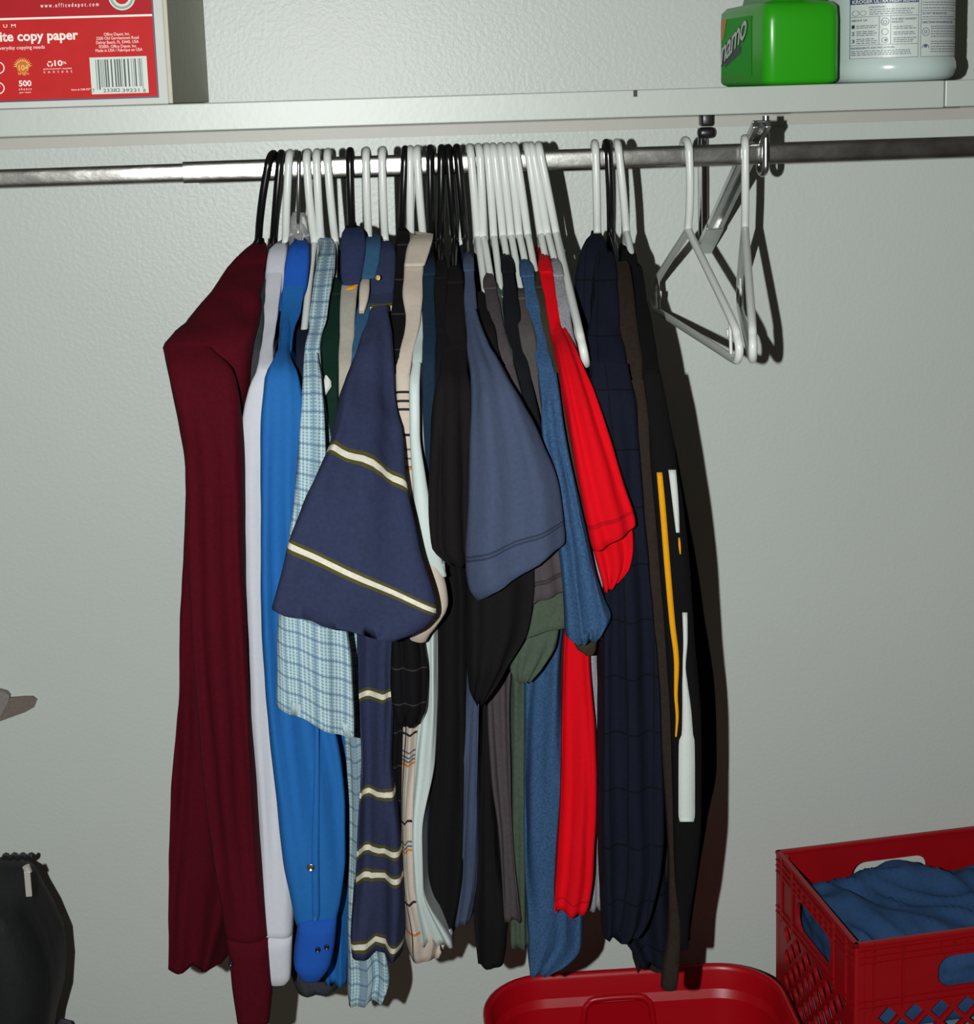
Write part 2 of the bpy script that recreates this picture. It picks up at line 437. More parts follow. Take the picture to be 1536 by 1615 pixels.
def drape(name, rows, mat_, parent, seed, thick=.022, amp=.0022, step=9, n=36, lip=.012, folds=0.0, nf=3, cuffed=False):
    """hanging tube of cloth (sleeve, cuff): rows ((Lx,Ly),(Rx,Ry),d[,v])"""
    R_ = []
    for r in rows:
        (lx, ly), (rx, ry), d = r[:3]; R_.append((lx, ly, rx, ry, d, r[3] if len(r) > 3 else (ly+ry)/2))
    ps = [0.0]
    for a, b in zip(R_, R_[1:]): ps.append(ps[-1] + max(4, math.hypot((b[0]+b[2]-a[0]-a[2])/2, (b[1]+b[3]-a[1]-a[3])/2)))
    N = max(6, int(ps[-1]/step)); cs, as_, vv = [], [], []
    for i in range(N+1):
        s = ps[-1]*i/N
        lx, ly, rx, ry, d, v = (herm(ps, [q[j] for q in R_], s) for j in range(6))
        a, b = at(lx, ly, d), at(rx, ry, d)
        cs.append((a+b)/2); as_.append((b-a)/2); vv.append(v)
    V, UVx = [], []
    for i in range(N+1):
        t = (cs[min(i+1, N)]-cs[max(i-1, 0)]).normalized()
        nn = as_[i].cross(t); nn = nn.normalized() if nn.length > 1e-9 else Vector((0, -1, 0))
        if nn.y > 0: nn = -nn
        th = thick/2*min(1, .35+i/N*4)
        th = min(th, as_[i].length*1.0)
        ring, ux = [], []
        for k in range(n):
            q = 2*math.pi*k/n; c, s = math.cos(q), math.sin(q)
            off = folds*math.sin(nf*c*2.2 + seed + .9*math.sin(i/N*3+seed))*(abs(s)**.5)*min(1, i/N*2)*(max(0, min(1, (N-i)/N*5)) if cuffed else 1)
            p = cs[i] + as_[i]*math.copysign(abs(c)**.85, c) + nn*(th*math.copysign(abs(s)**.5, s) + off)
            ring.append(p); ux.append(as_[i].length*c)
        V.append(ring); UVx.append(ux)
    return finish(name, V, n, UVx, vv, mat_, parent, amp, seed, lip)
def strip(name, pts, mat_, parent, off=.0012, thick=.0012):
    """raised ribbon: (px, py, halfwidth px, d)"""
    V, Fc = [], []
    ys = [p[1] for p in pts]; N = max(4, int((ys[-1]-ys[0])/8))
    for i in range(N+1):
        y = ys[0]+(ys[-1]-ys[0])*i/N
        x, hw, d = (herm(ys, [p[j] for p in pts], y) for j in (0, 2, 3))
        for xx_, dd in ((x-hw, d-thick), (x-hw, d), (x, d+off), (x+hw, d), (x+hw, d-thick)):
            V.append(at(xx_, y, dd))
    for i in range(N):
        for k in range(5):
            Fc.append((i*5+k, i*5+(k+1) % 5, (i+1)*5+(k+1) % 5, (i+1)*5+k))
    Fc.append(tuple(range(5))); Fc.append(tuple(range(N*5+4, N*5-1, -1)))
    return mesh_obj(name, V, Fc, mat_, parent, True)
def button(px, py, d, rpx, mat_, parent, name='button'):
    c = at(px, py, d); r = rpx*(DW-d)/F
    bm = bmesh.new()
    prof = [(0, -.0006), (r*.62, -.0006), (r*.72, -.0014), (r*.95, -.0012), (r, 0), (r*.9, .0012), (0, .0012)]
    n = 16; rings = []
    for pr, pd in prof:
        rings.append([bm.verts.new((c.x+pr*math.cos(2*math.pi*k/n), c.y+pd, c.z+pr*math.sin(2*math.pi*k/n))) for k in range(n)] if pr else [bm.verts.new((c.x, c.y+pd, c.z))])
    for a, b in zip(rings, rings[1:]):
        for k in range(n):
            q = [a[k % len(a)], a[(k+1) % len(a)], b[(k+1) % len(b)], b[k % len(b)]]
            q = [v for i, v in enumerate(q) if v not in q[:i]]
            if len(q) > 2: bm.faces.new(q)
    return bm_obj(name, bm, mat_, parent, True)

# ------------------------------------------------------------ garments
def C(r, g, b, k=.72):
    c = S(r, g, b); return (c[0]*k, c[1]*k, c[2]*k, 1)
def pat_navy(pos):
    def f(nt, u, v, col):
        a = mixc(nt, band(nt, v, pos, 9.5), col, C(82, 78, 42))
        return mixc(nt, band(nt, v, pos, 4.2), a, C(225, 222, 205))
    return f
def pat_plaid(nt, u, v, col):
    a = mixc(nt, mnode(nt, 'MULTIPLY', grid(nt, u, .0034, .45), .75), col, C(205, 222, 222))
    a = mixc(nt, mnode(nt, 'MULTIPLY', grid(nt, v, .0050, .45), .6), a, C(200, 218, 220))
    a = mixc(nt, mnode(nt, 'MULTIPLY', grid(nt, v, .0250, .10), .65), a, C(50, 85, 125))
    return mixc(nt, mnode(nt, 'MULTIPLY', grid(nt, u, .0136, .12), .6), a, C(50, 95, 140))
def pat_cream(nt, u, v, col):
    bl, org, gr = C(45, 42, 42), C(205, 130, 60), C(110, 108, 112)
    a = mixc(nt, band(nt, v, (708, 722, 735, 1186, 1194, 1200, 1330, 1337), 1.6), col, gr)
    a = mixc(nt, band(nt, v, (738, 1206, 1343, 1470), 2.0), a, org)
    a = mixc(nt, band(nt, v, (620, 634, 647, 686, 1158, 1298, 1425), 2.0), a, bl)
    return mixc(nt, grid(nt, u, .034, .05, .3), a, bl)
def pat_grid(nt, u, v, col):
    a = mixc(nt, grid(nt, v, .088, .035), col, C(12, 14, 22))
    return mixc(nt, grid(nt, u, .024, .06, .2), a, C(13, 16, 26))
def pat_faint(nt, u, v, col):
    return mixc(nt, grid(nt, v, .055, .04), col, C(58, 52, 50))
def pat_hem(pos, k=.55):
    def f(nt, u, v, col):
        return mixc(nt, band(nt, v, pos, 1.6), col, (col[0]*k, col[1]*k, col[2]*k, 1))
    return f

f_maroon = fabric('maroon_cotton', C(77, 3, 20), heather=.12, weave=.3)
f_char = fabric('charcoal_cotton', C(56, 60, 64))
f_white = fabric('white_dress_cotton', C(205, 208, 218), heather=.02, weave=.15)
f_blue = fabric('blue_dress_cotton', C(34, 104, 176), heather=.04, weave=.15, rough=.75)
f_bluedk = fabric('blue_collar_cotton', C(30, 84, 176), heather=.05, weave=.15)
f_ink = fabric('ink_navy_jersey', C(22, 28, 48))
f_plaid = fabric('light_blue_check', C(122, 164, 184), heather=.06, pattern=pat_plaid)
f_green = fabric('bottle_green_jersey', C(14, 44, 34))
f_cream2 = fabric('grey_cream_jersey', C(176, 172, 160), heather=.05)
f_navycol = fabric('navy_collar_knit', C(44, 54, 88))
f_teal = fabric('teal_blue_knit', C(50, 90, 124))
f_polo_b = fabric('striped_navy_body', C(48, 55, 84), pattern=pat_navy((488, 672, 1098, 1254, 1345, 1386, 1494)))
f_polo_s = fabric('striped_navy_sleeve', C(48, 55, 84), pattern=pat_navy((742, 912)))
f_polo = fabric('plain_navy_knit', C(48, 55, 84))
f_black = fabric('black_check_cotton', C(15, 15, 18), pattern=pat_faint)
f_cream = fabric('cream_windowpane', C(205, 192, 178), heather=.04, pattern=pat_cream)
f_creamp = fabric('cream_plain', C(205, 195, 180), heather=.04)
f_pale = fabric('pale_mint_satin', C(200, 214, 212), heather=.02, weave=.12, rough=.5, spec=.4)
f_dteal = fabric('dark_teal_jersey', C(26, 46, 66))
f_blk1 = fabric('black_jersey', C(20, 19, 21))
f_blk2 = fabric('soft_black_jersey', C(24, 21, 22))
f_slate = fabric('slate_blue_jersey', C(70, 82, 108), heather=.07, pattern=pat_hem((848, 853)))
f_blk3 = fabric('washed_black_jersey', C(22, 20, 22))
f_taupe = fabric('taupe_jersey', C(78, 71, 75), pattern=pat_hem((908, 912)))
f_olive = fabric('sage_green_jersey', C(74, 88, 74), heather=.12)
f_nblack = fabric('blue_black_jersey', C(19, 22, 28))
f_tgrey = fabric('warm_grey_jersey', C(84, 80, 78))
f_heath = fabric('heather_blue_jersey', C(56, 88, 126), heather=.28, hscale=420)
f_dolive = fabric('dark_olive_jersey', C(62, 56, 42))
f_red = fabric('red_jersey', C(222, 4, 24), heather=.04, pattern=pat_hem((815, 818, 1425), .7))
f_grey = fabric('heather_grey_jersey', C(150, 151, 158), heather=.2, hscale=420)
f_navy = fabric('midnight_navy_check', C(19, 24, 39), pattern=pat_grid)
f_brown = fabric('dark_brown_knit', C(46, 37, 32), heather=.15)
f_jblack = fabric('black_track_knit', C(14, 14, 16))
f_yel = fabric('yellow_trim', C(238, 168, 20), heather=.03)
f_wtrim = fabric('white_trim', C(215, 222, 218), heather=.02)
M_PEARL = mat('pearl_button', S(200, 205, 205), rough=.2); M_DARKB = mat('dark_button', S(18, 20, 34), rough=.3)
M_SNAP = mat('steel_snap', (.75, .75, .75, 1), rough=.2, metal=1)

def garment(name, label, cat, px, py=420):
    X = at(px, py, RD).x
    return thing(name, label, cat, (X, -RD, H-.24), 'clothes hanging on the rod')

# (hook px, neck px, near end px, colour, label)
HX = {}
for key, a in dict(
    maroon=(424, 401, 300, 'black', 'black plastic hanger holding the maroon shirt, leftmost on the rod'),
    charcoal=(439, 428, 398, 'black', 'black plastic hanger holding the charcoal shirt beside the maroon shirt'),
    white=(454, 448, 416, 'white', 'white plastic hanger holding the white dress shirt'),
    blue=(470, 469, 448, 'clear', 'clear plastic hanger with dark wire hook holding the bright blue dress shirt', 'clear'),
    ink=(485, 496, 466, 'white', 'white plastic hanger with its arm showing between bright blue and checked shirts'),
    plaid=(499, 506, 492, 'white', 'white plastic hanger holding the light blue checked shirt'),
    green=(517, 529, 519, 'white', 'white plastic hanger holding the bottle green tee'),
    cream8=(551, 555, 546, 'black', 'lone black plastic hanger holding the shirt with navy collar and cream shoulder'),
    teal9=(577, 581, 566, 'white', 'white plastic hanger holding the teal collared shirt'),
    polo=(603, 607, 588, 'white', 'white plastic hanger holding the striped navy polo shirt'),
    black11=(637, 632, 622, 'black', 'black plastic hanger holding the black checked shirt beside the striped polo'),
    cream=(646, 647, 637, 'white', 'white plastic hanger holding the cream windowpane shirt'),
    pale=(659, 668, 657, 'white', 'white plastic hanger holding the pale mint satin shirt'),
    dteal=(678, 680, 672, 'black', 'black plastic hanger holding the dark teal tee'),
    blk1=(695, 694, 694, 'black', 'black plastic hanger holding the black tee next to the dark teal tee'),
    blk2=(708, 718, 716, 'black', 'black plastic hanger holding the soft black tee left of the slate blue tee'),
    slate=(722, 735, 752, 'black', 'black plastic hanger holding the slate blue tee, rightmost of the black row'),
    blk3=(742, 754, 782, 'white', 'white plastic hanger holding the washed black tee right of the slate tee'),
    taupe=(755, 763, 800, 'white', 'white plastic hanger holding the taupe tee'),
    olive=(769, 780, 806, 'white', 'white plastic hanger holding the sage green tee'),
    nblack=(780, 795, 828, 'white', 'white plastic hanger holding the blue-black tee'),
    tgrey=(792, 808, 842, 'white', 'white plastic hanger holding the warm grey tee'),
    heath=(804, 821, 862, 'white', 'white plastic hanger holding the heather blue tee'),
    dolive=(815, 835, 872, 'white', 'white plastic hanger holding the dark olive tee'),
    red=(834, 855, 895, 'white', 'white plastic hanger holding the red tee'),
    grey=(842, 867, 913, 'white', 'white plastic hanger holding the heather grey tee'),
    bare=(854, 881, 921, 'white', 'bare white plastic hanger beside the heather grey tee', 'bare'),
    navy=(939, 943, 962, 'white', 'white plastic hanger holding the midnight navy shirt'),
    brown=(958, 965, 1002, 'black', 'black plastic hanger holding the dark brown shirt'),
    track=(976, 990, 1030, 'white', 'white plastic hanger holding the black top with yellow and white trim'),
    empty1=(1083, 1087, 1166, 'white', 'empty white plastic hanger turned sideways showing its triangle', 'empty'),
    empty2=(1176, 1176, 1187, 'white', 'empty white plastic hanger seen edge-on by the bracket, rightmost', 'empty')).items():
    HX[key] = hanger(a[0], a[1], a[2], a[3], a[4], a[5] if len(a) > 5 else 'tube')

def SR(*rows):     # straight sleeve rows: (py, left, right, d)
    return [((l, y), (r, y), d) for y, l, r, d in rows]

# 1 maroon
g = garment('long_sleeve_shirt', 'maroon long-sleeved shirt turned to show its shoulder, leftmost of the clothes', 'shirt', 412)
x0 = HX['maroon']
hang('collar', [(385, 398, 420, .35), (400, 378, 421, .375), (430, 358, 418, .395), (455, 352, 412, .40)], x0, f_maroon, g, 11, .002)
hang('body', [(405, 372, 416, .375), (450, 335, 412, .43), (500, 293, 405, .475), (528, 266, 398, .505), (540, 254, 394, .512), (547, 250, 392, .515), (560, 254, 391, .516), (600, 264, 388, .515), (680, 282, 382, .505), (760, 291, 382, .50), (900, 284, 384, .49), (1100, 272, 384, .48), (1300, 268, 384, .475), (1450, 266, 360, .47), (1535, 265, 338, .465)], x0, f_maroon, g, 1, .0045)
drape('sleeve', SR((552, 262, 335, .515), (590, 270, 368, .532), (700, 296, 382, .54), (850, 300, 386, .54), (1000, 305, 392, .54), (1200, 318, 404, .535), (1350, 336, 412, .53), (1470, 356, 423, .53)), f_maroon, g, 3, .045, .003, folds=.006, cuffed=True)
drape('cuff', SR((1462, 354, 424, .53), (1500, 362, 426, .53), (1560, 368, 429, .53), (1606, 374, 426, .53)), f_maroon, g, 5, .04, .0012)
button(364, 1520, .55, 4, M_DARKB, g)
# 2 charcoal
g = garment('long_sleeve_shirt', 'charcoal grey shirt mostly hidden between maroon and white shirts', 'shirt', 430); x0 = HX['charcoal']
hang('body', [(428, 398, 420, .385), (470, 390, 418, .43), (520, 384, 414, .465), (570, 378, 410, .49), (640, 372, 404, .485), (750, 368, 402, .48), (1000, 375, 445, .45), (1300, 400, 520, .43), (1500, 440, 556, .42), (1566, 470, 558, .42)], x0, f_char, g, 7, .003)
# 3 white
g = garment('dress_shirt', 'white long-sleeved dress shirt with buttoned cuff', 'shirt', 440); x0 = HX['white']
hang('collar', [(384, 434, 450, .355), (392, 425, 452, .37), (420, 419, 450, .39), (455, 416, 447, .405), (480, 414, 440, .41), (510, 412, 428, .42)], x0, f_white, g, 8, .001)
hang('body', [(430, 420, 446, .395), (500, 414, 438, .445), (550, 412, 430, .485), (590, 403, 430, .515), (640, 388, 428, .52), (750, 380, 430, .505), (1000, 385, 440, .48), (1300, 400, 450, .46), (1440, 415, 455, .46)], x0, f_white, g, 9, .002)
drape('sleeve', SR((585, 405, 430, .52), (612, 393, 433, .525), (650, 386, 434, .525), (750, 378, 436, .52), (900, 377, 440, .515), (1100, 385, 452, .515), (1250, 398, 459, .515), (1380, 407, 464, .52), (1470, 411, 461, .525)), f_white, g, 4, .03, .002, folds=.003, cuffed=True)
drape('cuff', SR((1464, 410, 462, .526), (1500, 412, 460, .526), (1538, 417, 458, .526), (1548, 424, 452, .526)), f_white, g, 14, .034, .0008)
# 4 blue
g = garment('dress_shirt', 'bright blue long-sleeved dress shirt with darker collar and cuff', 'shirt', 466); x0 = HX['blue']
hang('collar', [(379, 468, 482, .355), (386, 458, 487, .375), (410, 450, 488, .39), (445, 444, 485, .40), (470, 441, 479, .41), (490, 440, 462, .42)], x0, f_bluedk, g, 10, .001)
hang('body', [(440, 446, 484, .395), (490, 442, 475, .43), (530, 441, 461, .47), (560, 437, 458, .50), (600, 420, 470, .52), (700, 420, 480, .515), (900, 430, 505, .50), (1150, 470, 545, .49), (1400, 495, 556, .475), (1555, 512, 548, .47)], x0, f_blue, g, 12, .002)
drape('sleeve', SR((500, 446, 460, .43), (545, 440, 457, .485), (575, 430, 464, .522), (605, 417, 473, .54), (660, 413, 479, .545), (800, 411, 484, .545), (950, 412, 498, .545), (1100, 419, 520, .545), (1250, 434, 545, .545), (1350, 446, 548, .545), (1410, 460, 540, .545), (1450, 470, 530, .543)), f_blue, g, 6, .03, .003, folds=.006, cuffed=True)
strip('placket', [(500, 1120, 3, .566), (499, 1250, 5, .567), (497, 1350, 6, .567), (498, 1440, 6, .564), (497, 1452, 4, .562)], f_blue, g)
drape('cuff', SR((1438, 472, 532, .547), (1470, 468, 530, .55), (1515, 463, 522, .55), (1540, 474, 506, .55)), f_bluedk, g, 15, .032, .001)
button(490, 1368, .5705, 7, M_SNAP, g); button(501, 1498, .571, 4.5, M_DARKB, g); button(515, 1494, .567, 4.5, M_DARKB, g)
# 5 ink
g = garment('t_shirt', 'ink navy tee showing as a dark sliver beside the light blue checked shirt', 'shirt', 480); x0 = HX['ink']
hang('body', [(520, 468, 484, .46), (560, 466, 484, .495), (620, 466, 488, .50), (750, 470, 492, .49), (1000, 480, 505, .46), (1400, 500, 530, .42)], x0, f_ink, g, 16, .002)
# 6 plaid
g = garment('short_sleeve_shirt', 'light blue checked shirt with a wide short sleeve', 'shirt', 515); x0 = HX['plaid']
hang('collar', [(376, 512, 522, .33), (385, 510, 528, .345), (400, 505, 529, .375), (425, 500, 528, .40), (455, 496, 522, .415)], x0, f_plaid, g, 17, .001)
hang('body', [(405, 502, 527, .385), (450, 494, 522, .43), (500, 489, 515, .465), (560, 480, 504, .505), (620, 476, 508, .515), (750, 482, 530, .51), (950, 520, 562, .505), (1150, 541, 574, .50), (1300, 547, 582, .495), (1450, 545, 596, .49), (1550, 547, 618, .485), (1588, 550, 606, .485)], x0, f_plaid, g, 18, .0025)
drape('sleeve', [((480, 560), (502, 560), .515), ((475, 640), (511, 640), .55), ((468, 740), (517, 750), .565), ((455, 840), (528, 860), .578), ((441, 940), (546, 970), .583), ((436, 1020), (557, 1062), .585), ((437, 1108), (561, 1164), .585)], f_plaid, g, 19, .028, .003, folds=.004)
# 7 green
g = garment('t_shirt', 'bottle green tee with a small pale print on the shoulder', 'shirt', 523); x0 = HX['green']
hang('body', [(443, 514, 536, .385), (452, 509, 538, .395), (490, 505, 537, .43), (550, 501, 536, .47), (610, 505, 534, .50), (690, 514, 533, .505), (900, 525, 548, .47), (1350, 545, 560, .44)], x0, f_green, g, 20, .002)
strip('shirt_print', [(514, 592, 1.5, .508), (517, 606, 7, .512), (512, 618, 5, .512), (509, 628, 2, .510)], f_wtrim, g)
# 8 cream + navy collar
g = garment('collared_shirt', 'collared shirt with navy collar over a grey-cream shoulder', 'shirt', 555); x0 = HX['cream8']
hang('collar', [(359, 545, 570, .35), (364, 540, 574, .37), (390, 537, 577, .39), (425, 537, 573, .405), (450, 539, 568, .415), (470, 541, 562, .42)], x0, f_navycol, g, 21, .001)
hang('body', [(440, 542, 564, .40), (446, 539, 564, .41), (490, 536, 561, .45), (540, 535, 558, .48), (590, 533, 555, .505), (800, 540, 562, .49), (1350, 555, 572, .45)], x0, f_cream2, g, 22, .002)
strip('piping', [(563, 448, 2, .412), (556, 452, 7, .418), (548, 458, 6, .422), (541, 463, 2, .42)], f_yel, g)
# 9 teal
g = garment('collared_shirt', 'teal blue collared shirt with a cream shoulder patch beside the striped polo', 'shirt', 585); x0 = HX['teal9']
hang('collar', [(373, 578, 600, .35), (380, 573, 601, .375), (410, 570, 600, .395), (440, 569, 592, .41)], x0, f_teal, g, 23, .001)
hang('body', [(438, 568, 586, .40), (480, 564, 584, .435), (520, 557, 580, .465), (570, 553, 572, .495), (800, 560, 580, .48), (1350, 572, 590, .44)], x0, f_teal, g, 24, .002)
drape('shoulder_patch', SR((442, 570, 583, .415), (455, 567, 583, .43), (475, 566, 580, .445), (492, 566, 574, .455)), f_creamp, g, 25, .008, .0005, lip=.002)
# 10 striped polo
g = garment('polo_shirt', 'navy polo shirt with white and olive stripes and a broad short sleeve', 'shirt', 605); x0 = HX['polo']
hang('collar', [(380, 592, 616, .35), (385, 587, 621, .37), (410, 585, 625, .39), (445, 583, 624, .41), (475, 580, 618, .425)], x0, f_polo, g, 26, .001)
hang('body', [(440, 585, 622, .40), (490, 576, 620, .44), (540, 565, 620, .475), (590, 552, 624, .51), (700, 560, 634, .515), (850, 570, 640, .51), (1000, 562, 623, .51), (1100, 562, 619, .51), (1200, 566, 615, .51), (1300, 559, 628, .51), (1400, 555, 638, .508), (1480, 552, 641, .505), (1514, 556, 636, .50)], x0, f_polo_b, g, 27, .0035)
drape('sleeve', [((584, 490), (612, 486), .478, 540), ((567, 535), (619, 545), .508, 590), ((548, 592), (625, 640), .54, 640), ((514, 708), (641, 776), .597, 742), ((482, 790), (662, 872), .618, 830), ((455, 858), (687, 962), .628, 912), ((444, 905), (672, 985), .63, 950), ((430, 957), (628, 1010), .63, 1000)], f_polo_s, g, 28, .032, .003, folds=.004)
button(596, 438, .4335, 4, mat('brass_button', S(190, 165, 110), rough=.3, metal=.6), g)
# 11 black check
g = garment('short_sleeve_shirt', 'black short-sleeved shirt with faint check right of the striped polo', 'shirt', 637); x0 = HX['black11']
hang('collar', [(364, 630, 642, .35), (375, 627, 646, .375), (420, 624, 646, .40)], x0, f_black, g, 29, .001)
hang('body', [(400, 626, 646, .39), (500, 618, 640, .46), (580, 614, 634, .505), (800, 612, 634, .50), (1000, 613, 640, .495), (1200, 612, 636, .49), (1320, 614, 634, .48), (1440, 618, 634, .47)], x0, f_black, g, 30, .002)
drape('sleeve', SR((575, 615, 634, .49), (700, 612, 640, .525), (850, 614, 652, .535), (1000, 618, 664, .535), (1060, 618, 672, .535), (1110, 622, 670, .535), (1136, 628, 658, .535)), f_black, g, 31, .03, .004, folds=.004)
# 12 cream
g = garment('collared_shirt', 'cream collared shirt with thin black and orange windowpane lines', 'shirt', 660); x0 = HX['cream']
hang('collar', [(370, 655, 684, .36), (378, 647, 683, .38), (400, 640, 677, .40), (420, 637, 670, .415)], x0, f_creamp, g, 32, .001)
hang('body', [(415, 638, 668, .405), (460, 636, 668, .44), (510, 638, 662, .47), (560, 628, 652, .50), (610, 623, 648, .515), (800, 632, 655, .515), (1000, 632, 672, .51), (1140, 634, 672, .505), (1300, 630, 655, .505), (1400, 635, 660, .50), (1490, 640, 708, .495), (1518, 650, 694, .49)], x0, f_cream, g, 33, .003)
drape('sleeve', [((624, 590), (647, 590), .522), ((630, 700), (650, 700), .54), ((634, 800), (658, 800), .545), ((642, 880), (685, 870), .55), ((650, 940), (704, 925), .552), ((640, 975), (706, 948), .552), ((645, 1005), (672, 1008), .55)], f_cream, g, 34, .03, .002)
# 13 pale
g = garment('long_shirt', 'pale mint satin shirt with a narrow sleeve beside the cream shirt', 'shirt', 668); x0 = HX['pale']
hang('body', [(440, 662, 673, .405), (520, 656, 668, .47), (590, 650, 664, .515), (750, 652, 672, .515), (950, 662, 690, .51), (1100, 664, 690, .515), (1200, 655, 686, .515), (1320, 649, 666, .515), (1400, 653, 668, .51), (1492, 662, 714, .50)], x0, f_pale, g, 35, .0015)
drape('sleeve', SR((575, 650, 664, .525), (610, 645, 662, .54), (680, 646, 662, .548), (750, 650, 671, .55), (820, 655, 683, .553), (870, 664, 694, .555), (906, 680, 704, .555)), f_pale, g, 36, .022, .001)
button(685, 970, .565, 9, M_PEARL, g)
# 14 dark teal
g = garment('t_shirt', 'dark teal tee between the pale mint shirt and the black tees', 'shirt', 678); x0 = HX['dteal']
hang('body', [(412, 671, 684, .385), (420, 668, 686, .395), (500, 665, 686, .455), (590, 660, 686, .505), (700, 664, 694, .505), (850, 668, 704, .50), (1100, 672, 700, .49), (1400, 672, 700, .47)], x0, f_dteal, g, 37, .002)
# 15 black
g = garment('t_shirt', 'black tee hanging long beside the dark teal tee', 'shirt', 694); x0 = HX['blk1']
hang('body', [(418, 687, 704, .385), (430, 684, 706, .40), (520, 681, 707, .465), (600, 680, 714, .505), (800, 678, 722, .505), (950, 680, 742, .50), (1100, 680, 738, .495), (1250, 668, 736, .49), (1340, 656, 732, .488), (1420, 660, 724, .485), (1476, 656, 714, .48)], x0, f_blk1, g, 38, .003)
# 16 soft black
g = garment('t_shirt', 'soft black tee with short sleeve just left of the slate blue tee', 'shirt', 716); x0 = HX['blk2']
hang('body', [(425, 708, 727, .385), (436, 704, 730, .40), (520, 700, 735, .465), (600, 698, 742, .505), (800, 700, 745, .50), (1100, 710, 740, .48), (1440, 690, 720, .46)], x0, f_blk2, g, 39, .002)
drape('sleeve', SR((560, 696, 738, .50), (620, 688, 745, .535), (720, 680, 746, .545), (800, 676, 745, .548), (855, 678, 746, .55), (884, 705, 744, .55)), f_blk2, g, 40, .035, .004, folds=.005)
# 17 slate
g = garment('t_shirt', 'slate blue tee with a broad short sleeve in the middle of the rod', 'shirt', 738); x0 = HX['slate']
hang('body', [(406, 733, 745, .38), (412, 731, 747, .39), (430, 732, 748, .405), (500, 734, 754, .46), (550, 738, 766, .495), (620, 745, 790, .515), (800, 745, 780, .51), (1000, 738, 762, .50), (1150, 734, 754, .50), (1300, 722, 752, .495), (1400, 712, 750, .48), (1462, 709, 738, .475)], x0, f_slate, g, 41, .002)
drape('sleeve', [((735, 495), (752, 492), .48), ((738, 545), (768, 542), .515), ((745, 610), (803, 600), .55), ((742, 720), (850, 690), .575), ((739, 820), (880, 772), .582), ((735, 890), (888, 828), .585), ((738, 925), (890, 846), .585), ((750, 942), (889, 852), .585)], f_slate, g, 42, .042, .0025, folds=.005)
# 18 washed black
g = garment('t_shirt', 'washed black tee whose sleeve hangs below the slate blue sleeve', 'shirt', 756); x0 = HX['blk3']
hang('body', [(460, 750, 766, .40), (520, 756, 780, .475), (600, 775, 800, .505), (800, 770, 810, .505), (1000, 757, 800, .485), (1150, 759, 780, .478), (1350, 756, 786, .475), (1450, 750, 800, .48), (1526, 756, 790, .475)], x0, f_blk3, g, 43, .003)
drape('sleeve', [((765, 590), (797, 590), .51), ((760, 680), (815, 680), .545), ((745, 800), (835, 790), .555), ((736, 920), (846, 915), .558), ((736, 985), (838, 985), .558), ((738, 1050), (806, 1042), .558), ((742, 1092), (775, 1092), .558), ((750, 1110), (762, 1110), .558)], f_blk3, g, 44, .04, .003, folds=.005)
# 19 taupe
g = garment('t_shirt', 'taupe tee with a hemmed sleeve below the slate blue sleeve', 'shirt', 771); x0 = HX['taupe']
hang('body', [(434, 766, 777, .38), (441, 763, 780, .39), (500, 770, 792, .45), (560, 786, 808, .49), (640, 800, 830, .51), (850, 790, 830, .50), (1100, 770, 803, .487), (1220, 775, 807, .486), (1320, 787, 812, .484), (1455, 794, 826, .48)], x0, f_taupe, g, 45, .002)
drape('sleeve', [((790, 580), (812, 580), .505), ((800, 680), (840, 670), .535), ((810, 780), (870, 765), .545), ((820, 870), (884, 850), .548), ((828, 928), (891, 905), .55), ((831, 946), (893, 924), .55)], f_taupe, g, 46, .03, .002, folds=.003)
# 20 sage
g = garment('t_shirt', 'sage green tee with ribbed sleeve hem below the taupe sleeve', 'shirt', 788); x0 = HX['olive']
hang('body', [(445, 781, 798, .385), (500, 788, 803, .44), (580, 800, 815, .495), (700, 815, 850, .505), (900, 815, 850, .49), (1080, 802, 836, .48), (1300, 806, 832, .475), (1440, 806, 832, .472), (1496, 806, 834, .475)], x0, f_olive, g, 47, .002)
drape('sleeve', [((802, 600), (820, 600), .505), ((812, 750), (862, 740), .53), ((815, 860), (882, 850), .538), ((812, 940), (892, 925), .54), ((806, 1005), (897, 980), .54)], f_olive, g, 48, .028, .003)
drape('sleeve_hem', [((808, 995), (882, 985), .53), ((800, 1032), (876, 1018), .532), ((802, 1056), (856, 1052), .532), ((812, 1071), (838, 1071), .532)], f_olive, g, 49, .022, .003, folds=.003, nf=5)
# 21 blue-black
g = garment('t_shirt', 'blue-black tee between the sage green and warm grey tees', 'shirt', 800); x0 = HX['nblack']
hang('body', [(408, 793, 806, .38), (414, 791, 809, .39), (450, 794, 813, .42), (520, 800, 824, .465), (600, 816, 838, .505), (680, 828, 850, .51), (900, 840, 862, .49), (1300, 835, 850, .45)], x0, f_nblack, g, 50, .002)
drape('sleeve', SR((600, 818, 838, .51), (720, 838, 866, .533), (830, 858, 892, .54), (890, 868, 897, .542), (922, 878, 899, .542)), f_nblack, g, 51, .022, .002)
# 22 warm grey
g = garment('t_shirt', 'warm grey tee as a thin strip left of the heather blue tee', 'shirt', 817); x0 = HX['tgrey']
hang('body', [(450, 811, 826, .385), (460, 811, 828, .41), (540, 820, 846, .482), (620, 838, 856, .505), (700, 846, 862, .505), (1000, 845, 862, .47), (1350, 840, 855, .44)], x0, f_tgrey, g, 52, .002)
